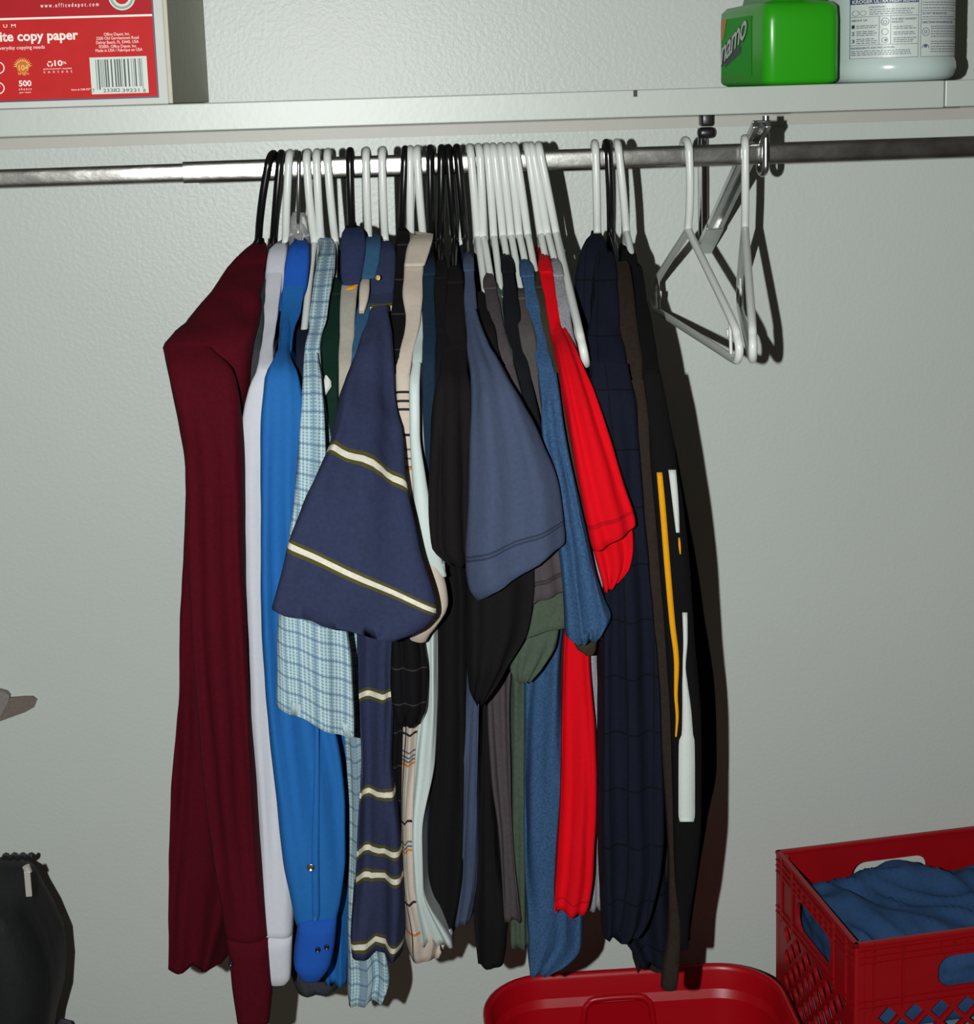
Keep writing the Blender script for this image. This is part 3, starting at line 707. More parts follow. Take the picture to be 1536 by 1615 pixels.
# 23 heather blue
g = garment('t_shirt', 'heather blue tee with a long folded sleeve left of the red tee', 'shirt', 829); x0 = HX['heath']
hang('body', [(415, 823, 837, .38), (421, 821, 840, .39), (460, 825, 847, .425), (520, 833, 860, .465), (600, 850, 878, .51), (750, 865, 900, .51), (900, 860, 900, .505), (1050, 834, 892, .495), (1200, 827, 888, .49), (1350, 825, 895, .485), (1430, 826, 916, .48), (1490, 828, 916, .478), (1520, 830, 894, .476), (1542, 833, 862, .476)], x0, f_heath, g, 53, .003)
drape('sleeve', [((848, 590), (878, 590), .52), ((856, 690), (890, 690), .55), ((872, 790), (912, 785), .56), ((886, 890), (936, 880), .565), ((892, 965), (955, 945), .567), ((894, 1002), (964, 972), .567), ((910, 1018), (945, 1000), .567)], f_heath, g, 54, .03, .0025, folds=.005)
# 24 dark olive
g = garment('t_shirt', 'dark olive tee as a sliver between heather blue and red tees', 'shirt', 848); x0 = HX['dolive']
hang('body', [(432, 842, 857, .385), (470, 846, 864, .43), (540, 856, 874, .475), (620, 870, 888, .51), (800, 885, 910, .505), (1000, 880, 905, .49), (1350, 868, 882, .46)], x0, f_dolive, g, 55, .002)
drape('sleeve', SR((620, 872, 890, .515), (760, 890, 920, .535), (900, 898, 936, .542), (990, 900, 943, .543), (1020, 908, 941, .543), (1031, 922, 936, .543)), f_dolive, g, 56, .022, .002)
# 25 red
g = garment('t_shirt', 'bright red tee with a flared short sleeve', 'shirt', 859); x0 = HX['red']
hang('body', [(408, 853, 866, .38), (413, 850, 868, .39), (460, 857, 878, .435), (520, 868, 892, .475), (570, 878, 912, .51), (700, 900, 930, .51), (900, 900, 935, .505), (1030, 889, 928, .505), (1150, 884, 936, .51), (1280, 879, 943, .515), (1380, 874, 942, .52), (1432, 872, 934, .52), (1445, 873, 928, .52)], x0, f_red, g, 57, .0025)
drape('sleeve', [((860, 470), (876, 470), .42), ((870, 525), (892, 525), .468), ((879, 570), (915, 575), .52), ((898, 680), (955, 680), .56), ((916, 780), (984, 768), .574), ((930, 845), (1000, 815), .578), ((934, 862), (1001, 825), .578)], f_red, g, 58, .035, .002, folds=.004)
drape('sleeve_underside', [((912, 760), (978, 755), .555), ((928, 830), (996, 822), .562), ((942, 885), (998, 862), .562), ((950, 915), (992, 892), .562), ((954, 931), (974, 914), .562)], f_red, g, 59, .014, .002, folds=.004)
# 26 heather grey
g = garment('t_shirt', 'heather grey tee just right of the red tee', 'shirt', 877); x0 = HX['grey']
hang('body', [(414, 870, 884, .385), (421, 869, 886, .395), (470, 876, 895, .44), (530, 888, 906, .48), (590, 902, 922, .51), (700, 915, 945, .51), (900, 925, 955, .50), (1050, 926, 942, .49), (1250, 930, 946, .485), (1350, 930, 953, .48), (1437, 927, 953, .475)], x0, f_grey, g, 60, .002)
drape('sleeve', SR((590, 904, 922, .515), (720, 925, 950, .53), (860, 932, 962, .535), (950, 935, 966, .536), (1004, 934, 962, .536)), f_grey, g, 61, .02, .002)
# 28 navy
g = garment('long_sleeve_shirt', 'midnight navy shirt with faint dark check right of the grey tee', 'shirt', 945); x0 = HX['navy']
hang('collar', [(368, 934, 948, .33), (380, 923, 954, .35), (410, 913, 962, .375), (460, 908, 966, .39), (530, 912, 965, .405), (600, 922, 960, .42)], x0, f_navy, g, 62, .001)
hang('body', [(398, 948, 966, .385), (406, 942, 970, .395), (460, 936, 976, .44), (530, 930, 984, .48), (590, 930, 994, .51), (700, 938, 1004, .51), (900, 945, 1020, .505), (1100, 945, 1045, .50), (1300, 946, 1058, .495), (1440, 958, 1062, .49), (1490, 985, 1058, .488), (1524, 1010, 1050, .486)], x0, f_navy, g, 63, .0035)
drape('sleeve', SR((575, 932, 990, .52), (640, 934, 1000, .532), (800, 950, 1013, .538), (950, 948, 1030, .538), (1100, 944, 1040, .536), (1250, 943, 1042, .534), (1350, 945, 1040, .53), (1430, 948, 1024, .528), (1468, 950, 1006, .526), (1476, 952, 990, .526)), f_navy, g, 64, .04, .004, folds=.007)
# 29 brown
g = garment('long_sleeve_shirt', 'dark brown knit shirt between the navy shirt and black track top', 'shirt', 978); x0 = HX['brown']
hang('body', [(412, 971, 990, .385), (420, 967, 994, .395), (480, 972, 1002, .445), (560, 982, 1012, .49), (620, 990, 1020, .512), (800, 1000, 1032, .505), (1000, 1000, 1050, .49), (1250, 1005, 1062, .482), (1450, 1005, 1066, .478), (1535, 1002, 1060, .475)], x0, f_brown, g, 65, .002)
drape('sleeve', SR((600, 990, 1018, .52), (700, 1000, 1028, .535), (850, 1013, 1040, .54), (1000, 1027, 1053, .54), (1200, 1043, 1066, .538), (1350, 1053, 1073, .536), (1460, 1054, 1074, .535), (1530, 1046, 1070, .534), (1556, 1044, 1066, .534)), f_brown, g, 66, .026, .002)
# 30 track top
g = garment('track_top', 'black top with yellow and white trim stripes, rightmost of the clothes', 'jacket', 1003); x0 = HX['track']
hang('collar', [(392, 985, 1000, .345), (410, 980, 1006, .37), (440, 982, 1008, .39)], x0, f_jblack, g, 67, .001)
hang('body', [(420, 997, 1012, .39), (470, 1001, 1022, .43), (540, 1008, 1034, .475), (610, 1014, 1044, .512), (800, 1030, 1068, .51), (1000, 1045, 1090, .50), (1200, 1055, 1104, .495), (1350, 1060, 1100, .49), (1440, 1064, 1090, .485)], x0, f_jblack, g, 68, .0025)
drape('sleeve', SR((590, 1013, 1042, .52), (700, 1020, 1062, .535), (850, 1035, 1084, .54), (1000, 1047, 1094, .54), (1150, 1056, 1104, .54), (1280, 1060, 1104, .538), (1380, 1062, 1096, .535), (1450, 1064, 1086, .533), (1492, 1066, 1084, .532)), f_jblack, g, 69, .03, .0015)
drape('back_panel', SR((560, 1010, 1036, .36), (700, 1022, 1064, .32), (850, 1035, 1093, .29), (980, 1048, 1112, .28), (1100, 1058, 1128, .28), (1200, 1062, 1130, .28), (1290, 1064, 1115, .28), (1400, 1066, 1098, .28), (1480, 1068, 1088, .28)), f_jblack, g, 70, .016, .002)
strip('yellow_stripe', [(1040, 745, 4.5, .559), (1045, 800, 4.8, .560), (1053, 900, 4.8, .560), (1060, 980, 4.6, .560), (1067, 1050, 4, .560), (1066, 1095, 3, .560), (1068, 1130, 2.5, .560), (1066, 1162, 1.5, .560)], f_yel, g)
strip('white_stripe', [(1060, 741, 6, .562), (1065, 790, 5, .562), (1069, 840, 3, .562)], f_wtrim, g)
strip('yellow_stripe', [(1071, 848, 1.5, .562), (1072, 862, 2, .562), (1073, 874, 1, .562)], f_yel, g)
strip('white_stripe', [(1080, 966, 4, .562), (1081, 1010, 3.5, .562), (1079, 1052, 2.5, .562), (1080, 1075, 4, .562), (1083, 1120, 7, .562), (1084, 1158, 9, .562), (1083, 1170, 12.5, .562), (1083, 1230, 13, .562), (1083, 1285, 13, .561), (1083, 1296, 11, .561)], f_wtrim, g)

# ------------------------------------------------------------ lettering helpers
def text_mesh(txt, bold=0.0, shear=0.0, spacing=1.0):
    cu = bpy.data.curves.new('t', 'FONT'); cu.body = txt; cu.size = 1; cu.offset = bold; cu.shear = shear; cu.space_character = spacing
    cu.resolution_u = 3
    t = bpy.data.objects.new('t', cu); COL.objects.link(t)
    me = bpy.data.meshes.new_from_object(t.evaluated_get(bpy.context.evaluated_depsgraph_get()))
    bpy.data.objects.remove(t); bpy.data.curves.remove(cu); return me
def lettering(txt, px0, py0, px1, hpx, d, mat_, parent, bold=0.0, shear=0.0, spacing=1.0, surf=None, xdir=None, cap=.72):
    """flat print: baseline starts at px0,py0 and runs to px1; hpx is the capital height"""
    me = text_mesh(txt, bold, shear, spacing)
    co = np.empty(len(me.vertices)*3); me.vertices.foreach_get('co', co); co = co.reshape(-1, 3)
    o = at(px0, py0, d); e = at(px1, py0, d); mpp = (DW-d)/F
    x0_, x1_ = co[:, 0].min(), co[:, 0].max(); sx = (e.x-o.x)/(x1_-x0_); sz = hpx*mpp/cap
    for v in me.vertices:
        X = o.x + (v.co.x-x0_)*sx; Z = o.z + v.co.y*sz
        v.co = surf(X, Z) if surf else (X, -d-.0003, Z)
    me.materials.clear(); me.materials.append(mat_); me.name = 'lettering'
    return link(bpy.data.objects.new('lettering', me), parent)
def plate(name, x0, z0, x1, z1, d, mat_, parent, surf=None, nx=1, t=.0003):
    V, Fc = [], []
    for i in range(nx+1):
        X = x0+(x1-x0)*i/nx
        for Z in (z0, z1): V.append(surf(X, Z) if surf else Vector((X, -d-t, Z)))
    for i in range(nx): Fc.append((2*i, 2*i+2, 2*i+3, 2*i+1))
    return mesh_obj(name, V, Fc, mat_, parent)
def multi(name, polys, mat_, parent):
    V, Fc = [], []
    for p in polys:
        Fc.append(tuple(range(len(V), len(V)+len(p)))); V += p
    return mesh_obj(name, V, Fc, mat_, parent)

# ------------------------------------------------------------ copy paper box on the shelf
M_CARD = mat('white_carton', S(186, 190, 186), rough=.6, bump=.08, bscale=120., var=.03, vscale=25)
M_CREAM = mat('carton_edge', S(186, 184, 168), rough=.7, var=.06, vscale=40)
M_RED = mat('label_red', S(184, 22, 24), rough=.55, spec=.15, var=.05, vscale=60)
M_RED2 = mat('label_red_band', S(166, 12, 26), rough=.55, spec=.15, var=.05, vscale=60)
M_NAVYP = mat('label_navy', S(40, 32, 66), rough=.5)
M_PINK = mat('print_white', S(236, 222, 214), rough=.5)
M_YELP = mat('print_yellow', S(226, 180, 50), rough=.5)
M_BLKP = mat('print_black', S(40, 48, 52), rough=.5); M_GREYP = mat('print_grey', S(120, 130, 130), rough=.5)
FD = .362
Xr_ = at(269, 100, FD).x; bxl = Xr_-.30; BH = .235
pb = thing('paper_box', 'white carton with red copy paper label at the left end of the shelf', 'box', ((Xr_+bxl)/2, -FD/2, H))
bm = bmesh.new(); add_box(bm, (bxl, -FD, H+.0006), (Xr_-.004, -.008, H+BH), .0012)
bm_obj('carton', bm, M_CARD, pb)
box('corner_flap', (Xr_-.0042, -FD+.0006, H+.001), (Xr_, -.009, H+BH-.002), M_CREAM, pb, .001)
xl_ = at(245, 100, FD).x; zb_ = at(200, 153, FD).z; zl = at(120, 27, FD).z
lab = plate('label', bxl+.004, zb_, xl_, H+BH-.01, FD, M_RED, pb, t=.0002)
plate('label_border', bxl+.004, zb_-.0016, xl_+.0016, zb_, FD, M_NAVYP, lab, t=.0003)
plate('label_border', xl_, zb_, xl_+.0016, H+BH-.01, FD, M_NAVYP, lab, t=.0003)
plate('label_band', bxl+.004, zl, xl_, H+BH-.01, FD, M_RED2, lab, t=.0004)
plate('label_rule', bxl+.004, zl-.0010, xl_, zl+.0009, FD, M_PINK, lab, t=.0005)
def LB(txt, x0, y, x1, h, m=M_PINK, **k): return lettering(txt, x0, y, x1, h, FD+.0003, m, lab, **k)
LB('www.officedepot.com', 64, 12, 156, 6, spacing=1.6, bold=.012)
LB('PREMIUM', -48, 45, 25, 5, spacing=2.0, bold=.01)
LB('white copy paper', -27, 66, 124, 14.5, bold=.026)
LB('for everyday copying needs', -16, 79, 71, 5.5)
LB('104', 30, 111, 45, 8, M_YELP, bold=.02); LB('bright', 29, 118, 46, 4, M_YELP)
LB('500', 30, 136, 50, 8.5, bold=.025); LB('sheets', 30, 142.5, 50, 4, spacing=1.5); LB('per ream', 31, 147, 49, 2.5)
LB('10', 86, 104, 99, 8.5, bold=.025); LB('%', 99, 101, 105, 4)
LB('post-consumer recycled', 69, 110, 113, 2.6); LB('content', 69, 115.5, 114, 4.5, spacing=2.2)
for i, (t_, a_, b_) in enumerate((('Office Depot, Inc.', 164, 205), ('2200 Old Germantown Road', 152, 219), ('Delray Beach, FL 33445, USA', 152, 219), ('©2005, Office Depot, Inc.', 156, 216), ('Made in USA / Fabrique en USA', 151, 225))):
    LB(t_, a_, 56.5+i*6.5-(i == 4)*.3, b_, 4.6)
LB('Item # 348-037', 113, 143, 143, 3)
def disc(px, py, r, mat_, parent, name, e=.0006, r2=0.0, a0=0, a1=360, n=36):
    o = at(px, py, FD); k = (DW-FD)/F; ps = []
    A = [math.radians(a0+(a1-a0)*i/n) for i in range(n+1)]
    out = [Vector((o.x+r*k*math.cos(a), -FD-e, o.z+r*k*math.sin(a))) for a in A]
    inn = [Vector((o.x+r2*k*math.cos(a), -FD-e, o.z+r2*k*math.sin(a))) for a in A]
    return multi(name, [[inn[i], out[i], out[i+1], inn[i+1]] if r2 else [o.lerp(o, 0)*0+Vector((o.x, -FD-e, o.z)), out[i], out[i+1]] for i in range(n)], mat_, parent)
disc(192, -5, 20, mat('badge_white', S(205, 210, 200)), lab, 'badge'); disc(192, -5, 18, mat('badge_green', S(120, 160, 140)), lab, 'badge_ring', .0008, 14.5); disc(192, -5, 11, M_RED, lab, 'badge_centre', .0009)
disc(36, 106, 9.5, mat('sun_amber', S(190, 92, 30)), lab, 'sun_disc', .00045)
o_ = at(36, 106, FD); k_ = (DW-FD)/F; rays = []
for i in range(13):
    a = math.radians(8+164*i/12); u_ = Vector((math.cos(a), 0, math.sin(a))); v_ = Vector((-math.sin(a), 0, math.cos(a)))
    b_ = Vector((o_.x, -FD-.0006, o_.z))
    rays.append([b_+u_*9*k_-v_*1.0*k_, b_+u_*15*k_, b_+u_*9*k_+v_*1.0*k_])
multi('sun_rays', rays, M_YELP, lab)
for y in (107, 139): disc(-2, y, 9, M_PINK, lab, 'seal_ring', .0006, 7.4)
LB('?', -4, 142, 1, 7, bold=.02)
for a in (90, 210, 330):
    disc(79, 101, 4.4, M_PINK, lab, 'recycling_arrow', .0006, 2.6, a-45, a+45, 8)
bc = plate('barcode', at(143, 118, FD).x, at(190, 147.5, FD).z, at(233, 118, FD).x, at(190, 89.5, FD).z, FD, mat('barcode_paper', S(198, 208, 200)), pb, t=.0006)
bars = []; rnd = random.Random(8); x = 152.0
za, zb2 = at(190, 93, FD).z, at(190, 137, FD).z
while x < 226:
    wd = rnd.choice((.9, 1.0, 1.5, 2.4, 3.0)); 
    X0, X1 = at(x, 118, FD).x, at(x+wd, 118, FD).x; ze = zb2 - (.0022 if x < 156 or x > 222 else 0)
    bars.append([Vector((X0, -FD-.0008, ze)), Vector((X1, -FD-.0008, ze)), Vector((X1, -FD-.0008, za)), Vector((X0, -FD-.0008, za))]); x += wd + rnd.choice((1.2, 1.5, 2.2, 3.4))
multi('bars', bars, M_BLKP, bc)
for t_, a_, b_ in (('7', 146, 149.5), ('23382', 163, 190), ('39231', 193, 220), ('8', 226, 230)):
    lettering(t_, a_, 145.5, b_, 5.5, FD+.0006, M_BLKP, bc, bold=.01)

# ------------------------------------------------------------ green detergent jug
M_GREEN = mat('green_jug_plastic', S(42, 150, 22), rough=.3, spec=.45, bump=.05, bscale=25.)
M_LGREEN = mat('jug_label_green', S(10, 150, 14), rough=.5, spec=.15)
jc = at(1207, 128, .335); ja = math.radians(-7)      # near vertical edge of the jug
ex, ey = Vector((math.cos(ja), -math.sin(ja), 0)), Vector((math.sin(ja), math.cos(ja), 0))   # right face direction, backwards direction
JW, JD = at(1326, 128, .322).x - jc.x, .150
jg = thing('detergent_jug', 'bright green plastic detergent jug on the shelf above the bracket', 'jug', (jc.x+JW/2, -.27, H), 'bottles on the shelf')
def jug_ring(z, ins, sx=1.0, sy=1.0, r=.012):
    pts = rrect(ins, ins, JW-ins, JD-ins, max(.004, r), 5); out = []
    for x_, y_ in pts:
        x_ = JW/2+(x_-JW/2)*sx; y_ = JD/2+(y_-JD/2)*sy
        p = Vector((jc.x, jc.y, 0)) + ex*x_ + ey*y_; out.append(Vector((p.x, p.y, H+z)))
    return out
prof = [(.0006, .006, 1, 1), (.003, .0015, 1, 1), (.006, 0, 1, 1), (.066, 0, 1, 1), (.0795, .0008, 1, 1), (.0845, .005, 1, .97), (.087, .016, .92, .92), (.11, .020, .88, .9), (.14, .022, .88, .9), (.145, .004, 1, 1), (.20, .002, 1, 1), (.225, .012, .9, .9), (.24, .03, .6, .5), (.245, .03, .55, .45), (.25, .034, .5, .4)]
V, Fc = [], []
for q in prof: V += jug_ring(q[0], q[1], q[2], q[3])
n = len(V)//len(prof)
for i in range(len(prof)-1):
    for k in range(n): Fc.append((i*n+k, i*n+(k+1) % n, (i+1)*n+(k+1) % n, (i+1)*n+k))
Fc.append(tuple(range(n-1, -1, -1))); Fc.append(tuple(range((len(prof)-1)*n, len(prof)*n)))
mesh_obj('body', V, Fc, M_GREEN, jg, True)
cc = Vector((jc.x, jc.y, 0)) + ex*(JW/2) + ey*(JD/2)
v_, f_ = tube_data([(cc.x, cc.y, H+.25), (cc.x, cc.y, H+.255), (cc.x, cc.y, H+.285), (cc.x, cc.y, H+.288)], [.022, .0235, .022, .019], 24)
mesh_obj('cap', v_, f_, mat('jug_cap', S(240, 240, 236), rough=.4), jg, True)
def jug_side(y_, z_, e=.0006):           # left face: y_ metres back from the near edge, z_ above the shelf
    p = Vector((jc.x, jc.y, 0)) - ex*e + ey*y_; return Vector((p.x, p.y, H+z_))
jl = multi('label', [[jug_side(.136, .012), jug_side(.040, .012), jug_side(.040, .073), jug_side(.136, .073)]], M_LGREEN, jg)
multi('label_sweep', [[jug_side(.136, .05, .001), jug_side(.128, .052, .001), jug_side(.118, .073, .001), jug_side(.136, .073, .001)]], mat('sweep_orange', S(190, 130, 80)), jl)
for bold_, m_, e_ in ((.055, M_NAVYP, .0010), (.012, mat('jug_lettering', S(196, 198, 192)), .0016)):
    me = text_mesh('namo', bold_, .25, .92)
    xs = [v.co.x for v in me.vertices]; xa, xb = min(xs), max(xs)
    for v in me.vertices:
        t_ = (v.co.x-xa)/(xb-xa)
        v.co = jug_side(.136-.084*t_, .024 + .030*t_ + (v.co.y*.036), e_)
    me.materials.clear(); me.materials.append(m_); me.name = 'lettering'
    link(bpy.data.objects.new('lettering', me), jl)
multi('label_banner', [[jug_side(.125, .021, .001), jug_side(.072, .036, .001), jug_side(.070, .044, .001), jug_side(.125, .028, .001)]], M_NAVYP, jl)

# ------------------------------------------------------------ bleach bottle
M_BLEACH = mat('bleach_bottle_plastic', S(188, 205, 202), rough=.22, spec=.5)
M_LABW = mat('bleach_label', S(196, 204, 200), rough=.4); M_INK = mat('bleach_ink', S(38, 44, 92), rough=.5); M_INK2 = mat('bleach_fine_ink', S(92, 104, 122), rough=.5)
BD = .245; bcx = at(1431, 128, BD+.06).x; BR = .0665
bb = thing('bleach_bottle', 'round white bleach bottle with blue printed label at the right end of the shelf', 'bottle', (bcx, -BD, H), 'bottles on the shelf')
bp = [(.0006, .055), (.002, .062), (.006, .0665), (.014, .0690), (.020, .0685), (.0235, .0672), (.026, .0665), (.15, .0665), (.175, .062), (.20, .045), (.215, .028), (.23, .020), (.24, .019)]
bm = bmesh.new(); n = 64; prev = None
for z, r in bp:
    ring = [bm.verts.new((bcx+r*math.cos(2*math.pi*k/n), -BD+r*math.sin(2*math.pi*k/n), H+z)) for k in range(n)]
    if prev:
        for k in range(n): bm.faces.new((prev[k], prev[(k+1) % n], ring[(k+1) % n], ring[k]))
    else: bm.faces.new(ring[::-1])
    prev = ring
bm.faces.new(prev)
bm_obj('body', bm, M_BLEACH, bb, True)
v_, f_ = tube_data([(bcx, -BD, H+.24), (bcx, -BD, H+.243), (bcx, -BD, H+.265), (bcx, -BD, H+.268)], [.023, .0245, .0235, .020], 24)
mesh_obj('cap', v_, f_, M_INK, bb, True)
def cyl(e):
    def f(X, Z):
        dx = max(-.9999*BR, min(.9999*BR, X-bcx)); return Vector((bcx+dx*(1+e/BR), -BD-math.sqrt(BR*BR-dx*dx)-e, Z))
    return f
DF = BD+BR-.004
def BX(px): return at(px, 60, DF).x
def BZ(py): return at(1432, py, DF).z
bl = plate('label', BX(1351), BZ(90), BX(1531), BZ(-60), 0, M_LABW, bb, cyl(.0004), 30)
def bplate(name, x0, y0, x1, y1, m_, e=.0007): return plate(name, BX(x0), BZ(y1), BX(x1), BZ(y0), 0, m_, bl, cyl(e), 14)
def btext(t_, x0, y, x1, h, m_=M_INK, bold=.02, e=.0009): return lettering(t_, x0, y, x1, h, DF, m_, bl, bold=bold, surf=lambda X, Z: cyl(e)(X, Z + (BZ(0)-at((x0+x1)/2, 0, DF).z)*0))
def yb(x, y): return y + (at(1432, 60, DF).z - at(x, 60, DF).z)*0
bplate('label_header', 1351, -12, 1446, 4, M_INK)
# horizontal and vertical rules of the two panels
for x0, x1, y in ((1351, 1446, 24), (1351, 1446, 69), (1351, 1446, 90), (1450, 1531, 17.5), (1450, 1531, 31), (1450, 1531, 90)): bplate('label_rule', x0, y-.4, x1, y+.4, M_INK2)
for x, y0, y1 in ((1351.5, -12, 90), (1446, -12, 90), (1450, -12, 90), (1531, -12, 90), (1388, 24, 69), (1404, 24, 69)): bplate('label_rule', x-.45, y0, x+.45, y1, M_INK2)
def zb_at(x0, y):       # photo row at x0 for a print line whose height is given at the bottle's front
    return y
def bt(t_, x0, y, x1, h, m_=M_INK, bold=.02):
    me = text_mesh(t_, bold); xs = [v.co.x for v in me.vertices]; xa, xb = min(xs), max(xs); zz_ = BZ(y); sz = h*(DW-DF)/F/.72
    for v in me.vertices:
        v.co = cyl(.0010)(BX(x0) + (v.co.x-xa)/(xb-xa)*(BX(x1)-BX(x0)), zz_ + v.co.y*sz)
    me.materials.clear(); me.materials.append(m_); me.name = 'lettering'; return link(bpy.data.objects.new('lettering', me), bl)
bt('KROGER ULTRA FRESH BLEACH', 1354, 2.5, 1444, 5.5, M_LABW, .03)
bt('CONCENTRATED', 1374, 10.5, 1396, 2.4); bt('ABOUT US', 1353, 31, 1372, 3); bt('FOR BEST LAUNDRY', 1406, 31, 1443, 3); bt('RESULTS', 1406, 35.5, 1422, 3)
bt('INGREDIENTS AND PRECAUTIONS', 1353, 75, 1410, 3); bt('DO NOT USE BLEACH ON', 1452, 23.5, 1496, 3.2); bt('DIRECTIONS FOR HOUSEHOLD USE', 1452, 37.5, 1511, 3.2)
for i, y in enumerate((42, 53, 65)): bt('123'[i], 1353.5, y, 1357, 5.5)
rnd = random.Random(3)
def greek(x0, x1, rows, h=1.3):
    ps = []
    for y in rows:
        x = x0; xe = x1 - rnd.random()*(x1-x0)*.22
        while x < xe:
            w_ = rnd.uniform(2.2, 6.5); f = cyl(.0010); a, b = BX(x), BX(min(x+w_, xe)); z0, z1 = BZ(y), BZ(y-h)
            ps.append([f(a, z0), f(b, z0), f(b, z1), f(a, z1)]); x += w_+1.1
    multi('fine_print', ps, M_INK2, bl)
greek(1375, 1444, (14, 17.5, 21)); greek(1359, 1386, (39, 42, 48, 51, 54, 60, 63, 66.5)); greek(1408, 1444, (42, 45, 51, 54, 60, 63, 66)); greek(1353, 1440, (79, 82, 85)); greek(1452, 1528, (1, 5, 9, 14)); greek(1452, 1520, (28,)); greek(1467, 1530, (43, 46.5, 51, 55, 59, 67, 70.5, 75, 79, 83))
# little pictograms
def ringp(px, py, r, r2, a0=0, a1=360):
    f = cyl(.0010); k = (DW-DF)/F; ps = []
    for i in range(16):
        q = [math.radians(a0+(a1-a0)*(i+j)/16) for j in (0, 1)]
        ps.append([f(BX(px)+rr*k*math.cos(a), BZ(py)+rr*k*math.sin(a)) for rr, a in ((r2, q[0]), (r, q[0]), (r, q[1]), (r2, q[1]))])
    return ps
multi('pictogram', ringp(1458, 51, 6.5, 5.6) + ringp(1458, 51, 2.6, 1.6), M_INK2, bl)
multi('pictogram', ringp(1458, 77, 6.5, 5.4, 0, 180) + ringp(1458, 73, 3, .1), M_INK2, bl)
multi('pictogram', ringp(1396, 33, 6, 5) + ringp(1396, 34, 3, 2), M_INK2, bl)
multi('pictogram', ringp(1396, 49, 5, 4.2), M_INK2, bl); multi('pictogram', ringp(1396, 62, 4.6, 3.8) + ringp(1397, 62, 2, .1), M_INK2, bl)
multi('pictogram', ringp(1358, 18, 4.5, 3.8) + ringp(1367, 18, 4, 3.4), M_INK2, bl)

# ------------------------------------------------------------ red milk crates
M_CRATE = mat('red_crate_plastic', S(152, 8, 18), rough=.42, spec=.4, bump=.06, bscale=70., var=.06, vscale=15)
CH, CWD, CDP = .2625, .315, .252
ca = atz(1222, 1340, H-.975); cyaw = math.radians(7.5)
cmx = Matrix.Translation(Vector((ca.x, ca.y, 0))) @ Matrix.Rotation(cyaw, 4, 'Z')
def lattice(x0, x1, z0, z1, p, hole, skip=None):
    out = []; j = 0; z = z1-p/2
    while z > z0+hole*.5:
        x = x0 + p/2 + (p/2 if j % 2 else 0)
        while x < x1-p*.3:
            if not (skip and skip(x, z)):
                pts = [(x+hole, z), (x, z+hole), (x-hole, z), (x, z-hole)]
                pts = [(min(max(a, x0), x1), min(max(b, z0), z1)) for a, b in pts]; out.append(pts)
            x += p
        z -= p/2; j += 1
    return out
def crate(zb, label):
    o = thing('milk_crate', label, 'crate', cmx @ Vector((CWD/2, -CDP/2, zb)), 'stacked red milk crates')
    zt = zb+CH
    def side(length, M_, solid=False):
        hx0 = length/2-.053
        handle = rrect(hx0, zt-.070, hx0+.106, zt-.030, .017, 6)
        holes = [handle] + ([] if solid else lattice(.026, length-.026, zb+.025, zt-.080, .0330, .0128))
        return panel2d('side_panel', [(.004, zb+.003), (length-.004, zb+.003), (length-.004, zt-.001), (.004, zt-.001)], holes, .0045, M_CRATE, o, M_)
    T = Matrix.Translation
    fr = side(CWD, cmx @ T((0, -CDP+.003, 0)))
    bk = side(CWD, cmx @ T((0, -.003, 0)), True)
    lf = side(CDP, cmx @ T((.003, 0, 0)) @ Matrix.Rotation(-math.pi/2, 4, 'Z'))
    rt = side(CDP, cmx @ T((CWD-.003, 0, 0)) @ Matrix.Rotation(-math.pi/2, 4, 'Z'))
    for pn, ln, base in ((fr, CWD, cmx @ T((0, -CDP, 0))), (lf, CDP, cmx @ Matrix.Rotation(-math.pi/2, 4, 'Z'))):
        sgn = -1
        for zo in (.010, .018, .026, .074, .082):
            box('rib', (.006, sgn*.0016 if ln == CWD else -.0016, zt-zo-.0008), (ln-.006, .0015, zt-zo+.0008), M_CRATE, pn, mtx=base)
        for xo in (.024, .060, ln-.060, ln-.024):
            box('rib', (xo-.0010, -.0016, zt-.088), (xo+.0010, .0015, zt-.003), M_CRATE, pn, mtx=base)
        for i in range(7):
            box('rib', (ln*.5-.05+i*.0166-.0008, -.0014, zt-.026), (ln*.5-.05+i*.0166+.0008, .0015, zt-.012), M_CRATE, pn, mtx=base)
    for x_, y_ in ((0, 0), (CWD, 0), (0, -CDP), (CWD, -CDP)):
        sx, sy = (1 if x_ == 0 else -1), (-1 if y_ == 0 else 1)
        xs_, ys_ = sorted((x_, x_+sx*.016)), sorted((y_, y_+sy*.016))
        box('corner_post', (xs_[0]+.0004, ys_[0]+.0004, zb), (xs_[1]-.0004, ys_[1]-.0004, zt-.003), M_CRATE, o, .003, cmx)
    bm = bmesh.new(); e = .0075
    for lo, hi in (((0, -CDP, zt-.006), (CWD, -CDP+e, zt)), ((0, -e, zt-.006), (CWD, 0, zt)), ((0, -CDP, zt-.006), (e, 0, zt)), ((CWD-e, -CDP, zt-.006), (CWD, 0, zt))):
        add_box(bm, lo, hi, .0018, cmx)
    bm_obj('rim', bm, M_CRATE, o)
    panel2d('base', rrect(.004, -CDP+.004, CWD-.004, -.004, .004), lattice(.03, CWD-.03, -CDP+.03, -.03, .04, .014), .004, M_CRATE, o, Matrix.Translation((0, 0, zb+.005)) @ cmx @ Matrix.Rotation(-math.pi/2, 4, 'X'))
    return o
crate(CH, 'red plastic milk crate holding folded blue clothes beside the red bin, top of its stack')
crate(0.0, 'red plastic milk crate at the bottom of the stack on the floor')
CT = 2*CH
